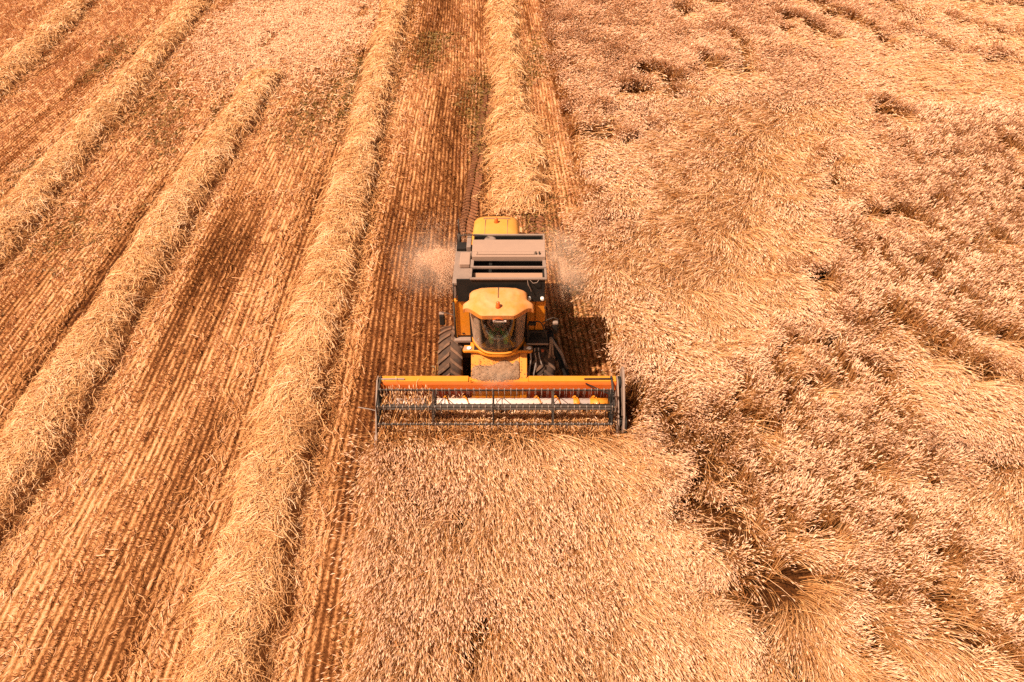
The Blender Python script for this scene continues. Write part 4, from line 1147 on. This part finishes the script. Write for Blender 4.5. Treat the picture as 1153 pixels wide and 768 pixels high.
def build_person():
    root = bpy.data.objects.new('person', None); COL.objects.link(root)
    root.location = h2w((.01, .86, 2.43)); root.rotation_euler = (0, 0, -YAW)
    tag(root, 'person in green trousers and pale shirt seated at the harvester steering wheel', 'person')
    J = []; Bn = []
    def j(p, r, par=None):
        J.append((p, r)); i = len(J) - 1
        if par is not None: Bn.append((par, i))
        return i
    pel = j((0, 0, .06), (.15, .11)); ch1 = j((0, .03, .25), (.145, .10), pel); ch2 = j((0, .04, .45), (.165, .105), ch1); nk = j((0, .03, .58), .055, ch2); 
    hd0 = j((0, .01, .66), .075, nk); hd1 = j((0, 0, .75), .088, hd0); hd2 = j((0, .01, .83), .06, hd1)
    for s in (-1, 1):
        sh = j((.19 * s, .03, .50), .058, ch2); el = j((.25 * s, -.12, .30), .046, sh); wr = j((.15 * s, -.33, .34), .032, el); pm = j((.13 * s, -.38, .36), (.036, .02), wr)
        for q in range(4): f1 = j((.13 * s + (q - 1.5) * .016, -.425, .365), .010, pm); j((.13 * s + (q - 1.5) * .015, -.445, .335), .008, f1)
        t1 = j((.10 * s, -.40, .385), .011, pm); j((.085 * s, -.425, .37), .009, t1)
        hip = j((.10 * s, -.05, .03), .095, pel); kn = j((.19 * s, -.30, .10), .075, hip); an = j((.18 * s, -.16, -.36), .05, kn); j((.18 * s, -.27, -.41), (.045, .035), an)
    body = skin_mesh('body', J, Bn, M_skin, root)
    tj = [((0, 0, .06), (.165, .125))]; tb = []
    for s in (-1, 1):
        for p, r in (((.10 * s, -.05, .03), .108), ((.15 * s, -.19, .075), .098), ((.19 * s, -.305, .10), .086), ((.185 * s, -.25, -.12), .074), ((.18 * s, -.17, -.32), .064)):
            tj.append((p, r)); i = len(tj) - 1; tb.append((0 if p[1] == -.05 else i - 1, i))
    skin_mesh('trousers', tj, tb, M_green, root)
    sj = [((0, .0, .10), (.165, .125)), ((0, .03, .26), (.158, .112)), ((0, .04, .46), (.178, .115))]; sb = [(0, 1), (1, 2)]
    for s in (-1, 1):
        for p, r in (((.19 * s, .03, .50), .068), ((.235 * s, -.07, .37), .06)):
            sj.append((p, r)); i = len(sj) - 1; sb.append((2 if p[1] == .03 else i - 1, i))
    skin_mesh('shirt', sj, sb, M_shirt, root)
    hm = MB(); hm.grid([[(.097 * math.cos(a) * math.sin(b), .022 + .105 * math.sin(a) * math.sin(b), .775 + .105 * math.cos(b)) for a in [2 * PI * k / 18 for k in range(19)]] for b in [.02 + 1.35 * i / 8 for i in range(9)]])
    hm.build('hair', M_hair, root)


build_person()


# ------------------------------------------------------------------ cut straw carried by the header, and the chaff heap before the cab
def build_cut():
    S = Straws(); n = 11000
    x = rng.uniform(-3.0, 2.95, n); left = rng.random(n) < .45; x = np.where(left, -3.0 + rng.random(n) ** 1.4 * 2.6, x)
    y = rng.uniform(-.95, .02, n)
    z = .33 + .16 * rng.random(n) + .30 * np.exp(-((y + .1) / .2) ** 2) * (x < -.9) * rng.random(n) + .16 * rng.random(n) * (y < -.4)
    hi = (x > -.5) & (np.abs(y + .13) < .30); z = np.where(hi, np.minimum(z, .44), z)
    th = np.where(rng.random(n) < .6, PI / 2 + rng.normal(0, .5, n), rng.uniform(0, PI, n)); ll = rng.uniform(.25, .75, n); el = rng.normal(.08, .28, n)
    # a few stalks hung over the reel at the outer end
    hang = rng.random(n) < .022; x = np.where(hang, -3.0 + rng.random(n) * 1.3, x); z = np.where(hang, rng.uniform(.7, 1.25, n), z); el = np.where(hang, rng.uniform(.6, 1.3, n), el)
    d = np.stack([np.cos(th) * np.cos(el), np.sin(th) * np.cos(el), np.sin(el)], 1)
    c, s = math.cos(-YAW), math.sin(-YAW)
    P = np.zeros((n, 3, 3))
    for k, t in enumerate((-.5, 0, .5)):
        q = np.stack([x, y, z], 1) + d * (ll * t)[:, None]; q[:, 2] += .05 * (1 - 4 * t * t) * rng.random(n); q[:, 2] = np.maximum(q[:, 2], .31); q[:, 1] = np.minimum(q[:, 1], .0 + 9 * (q[:, 2] > 1.6)); q[:, 0] = np.clip(q[:, 0], -3.08, 3.04)
        P[:, k, 0] = 0.09 + q[:, 0] * c - q[:, 1] * s; P[:, k, 1] = 12.60 + q[:, 0] * s + q[:, 1] * c; P[:, k, 2] = q[:, 2]
    S.ribbons(P, np.full((n, 3), .013) * rng.uniform(.7, 1.5, n)[:, None], np.clip(rng.normal(.55, .22, n), 0, 1), np.zeros((n, 3)))
    m = n; e0 = P[:, 2]; dd = P[:, 2] - P[:, 1]; dd /= np.linalg.norm(dd, axis=1, keepdims=True)
    E = np.stack([e0, e0 + dd * .045, e0 + dd * .09], 1)
    S.ribbons(E, np.full((m, 1), .024) * np.array([[.45, 1, .25]]), np.clip(rng.normal(.6, .2, m), 0, 1), np.ones((m, 3)))
    o = S.build('cut_wheat', M_wheat)
    tag(o, 'cut wheat stalks piled in the header under the reel', 'cut wheat', 'stuff')
    # chaff lying on the feeder house: a soft heap of crumbs
    mb = MB(); rows = []
    NU, NV = 28, 16
    for i in range(NV):
        f = i / (NV - 1); row = []
        for k in range(NU):
            x = -.70 + 1.25 * k / (NU - 1); tt = (x + .05) / .66
            top = .42 + .30 * (1 - abs(tt) ** 2.2) + .10 * math.sin(x * 7) + (.30 if x > .38 else 0) * min(1, (x - .38) / .1 if x > .38 else 0)
            s_ = f * max(.08, top)
            y = .07 + s_ * .56; z = 1.235 + s_ * .57
            hgt = .11 * math.sin(PI * min(1, f * .85 + .15)) ** .8 * (1 - abs(tt) ** 4 * .9) * (.6 + .7 * random.random())
            if f == 1: hgt = -.03
            if i == 0: y -= .06
            row.append((x, y - hgt * .7, z + hgt * .75))
        rows.append(row)
    mb.grid(rows)
    fl = []
    for k in range(800):
        x = max(-.71, min(.74, random.gauss(-.05, .36))); f = abs(random.gauss(0, .38))
        if f > .95: continue
        y = .07 + f * .62; z = 1.24 + f * .62; r_ = random.uniform(.005, .013)
        lift = .03 + .09 * math.exp(-(f / .45) ** 2) * (1 - min(1, abs(x + .05) / .66) ** 4)
        mb.box(x - r_, x + r_, y - r_ - lift * .7, y + r_ - lift * .7, z + lift * .7, z + lift * .7 + .006, Matrix.Rotation(random.uniform(0, 3), 3, Vector((random.random(), random.random(), random.random())).normalized()))
    o = mb.build('chaff', M_chaff, None)
    o.location = (0.09, 12.60, 0); o.rotation_euler = (0, 0, -YAW)
    tag(o, 'dusty brown chaff heaped on the sloping yellow front below the windscreen', 'chaff', 'stuff')


build_cut()


# ------------------------------------------------------------------ tyre tracks pressed into the soil behind the machine
def build_tracks():
    for (pts, lab) in (([(524, 262), (531, 220), (538, 180), (545, 140), (551, 100)], 'chevron tyre track pressed in the soil along the long side of the trailing windrow'),
                       ([(602, 262), (606, 220), (608, 180), (604, 150)], 'short chevron tyre track pressed in the soil beside the uncut wheat')):
        q = [at(u, v, 0) for u, v in pts]; ys = [p[1] for p in q]; xs = [p[0] for p in q]
        mb = MB(); y = ys[0]; k = 0
        while y < ys[-1]:
            x = float(np.interp(y, ys, xs)) + .02 * math.sin(y * 3)
            for s in (-1, 1):
                a = [(x + s * .03, y, .02), (x + s * .15, y - .07, .045), (x + s * .30, y - .20, .02)]
                o_ = .11 if s > 0 else 0
                w = random.uniform(.045, .065)
                mb.grid([[(p[0], p[1] + o_ - w, -.03), (p[0], p[1] + o_ - w * .5, p[2] + random.uniform(0, .02)), (p[0], p[1] + o_ + w * .5, p[2] + random.uniform(0, .02)), (p[0], p[1] + o_ + w, -.03)] for p in a])
            y += .22 * random.uniform(.95, 1.05)
        o = mb.build('wheel_track', M_soil); tag(o, lab, 'tyre track', 'structure')


build_tracks()


# ------------------------------------------------------------------ dust blown out at both sides
def dust_mat(name, dens, seed):
    m = bpy.data.materials.new(name); m.use_nodes = True; n = m.node_tree.nodes; l = m.node_tree.links; n.clear()
    out = n.new('ShaderNodeOutputMaterial'); v = n.new('ShaderNodeVolumePrincipled'); v.inputs['Color'].default_value = (1.0, 0.86, 0.70, 1); v.inputs['Anisotropy'].default_value = 0.1
    tc = n.new('ShaderNodeTexCoord'); ln = n.new('ShaderNodeVectorMath'); ln.operation = 'LENGTH'; l.new(tc.outputs['Object'], ln.inputs[0])
    fall = n.new('ShaderNodeMapRange'); fall.interpolation_type = 'SMOOTHSTEP'; fall.inputs[1].default_value = .15; fall.inputs[2].default_value = 1.0; fall.inputs[3].default_value = 1; fall.inputs[4].default_value = 0
    l.new(ln.outputs['Value'], fall.inputs[0])
    mp = n.new('ShaderNodeMapping'); mp.inputs['Location'].default_value = (seed, seed * .7, 0); l.new(tc.outputs['Object'], mp.inputs[0])
    nz = n.new('ShaderNodeTexNoise'); nz.inputs['Scale'].default_value = 2.2; nz.inputs['Detail'].default_value = 4; nz.inputs['Roughness'].default_value = .6; l.new(mp.outputs[0], nz.inputs['Vector'])
    mr = n.new('ShaderNodeMapRange'); mr.inputs[1].default_value = .38; mr.inputs[2].default_value = .72; mr.inputs[3].default_value = 0; mr.inputs[4].default_value = dens; l.new(nz.outputs['Fac'], mr.inputs[0])
    mu = n.new('ShaderNodeMath'); mu.operation = 'MULTIPLY'; l.new(fall.outputs[0], mu.inputs[0]); l.new(mr.outputs[0], mu.inputs[1])
    l.new(mu.outputs[0], v.inputs['Density']); l.new(v.outputs[0], out.inputs['Volume'])
    return m


def dust(u, v, Z, sx, sy, sz, dens, seed, label):
    mb = MB(); bmesh.ops.create_icosphere(mb.bm, subdivisions=3, radius=1.0)
    o = mb.build('dust', dust_mat('dust_cloud', dens, seed)); p = at(u, v, Z); o.location = p; o.scale = (sx, sy, sz)
    tag(o, label, 'dust', 'stuff')


def flecks(u, v, Z, sx, sy, sz, n, lean, label):
    """chaff and dust thrown out by the sieves: a cloud of tiny flakes, thick at the machine and thinning outward"""
    S = Straws(); c = at(u, v, Z)
    q = rng.normal(size=(n, 3)) * rng.random((n, 1)) ** .5
    x = c[0] + q[:, 0] * sx + lean * q[:, 1] * .3; y = c[1] + q[:, 1] * sy; z = np.maximum(.05, c[2] + q[:, 2] * sz)
    k = rng.random(n) < .10 + .90 * sstep(.42, .66, fbm(x * 1.9, y * .9 + z, 111)); x, y, z = x[k], y[k], z[k]; n = len(x)
    d = rng.normal(size=(n, 3)); d /= np.linalg.norm(d, axis=1, keepdims=True)
    l_ = rng.uniform(.003, .008, n)[:, None]; p = np.stack([x, y, z], 1)
    P = np.stack([p - d * l_, p + d * l_], 1)
    S.ribbons(P, np.repeat(rng.uniform(.004, .010, n)[:, None], 2, 1), np.clip(rng.normal(.85, .12, n), 0, 1), np.ones((n, 2)))
    tag(S.build('flying_chaff', M_wheat), label, 'chaff', 'stuff')


flecks(492, 292, .8, .85, 1.25, .42, 90000, -.2, 'cloud of pale chaff flakes flying out on the windrow side of the harvester')
flecks(630, 294, .9, .62, 1.35, .5, 75000, .2, 'cloud of pale chaff flakes flying out between harvester and uncut wheat')
dust(484, 294, .8, 1.6, 2.1, .8, .9, 1.0, 'thin pale dust drifting over the stubble on the windrow side of the harvester')
dust(634, 296, .9, 1.2, 2.4, .9, .9, 4.0, 'thin pale dust blown between the harvester and the uncut wheat')
dust(560, 424, 1.45, .75, .45, .40, 3.0, 7.0, 'small dust puff rising before the windscreen over the header')
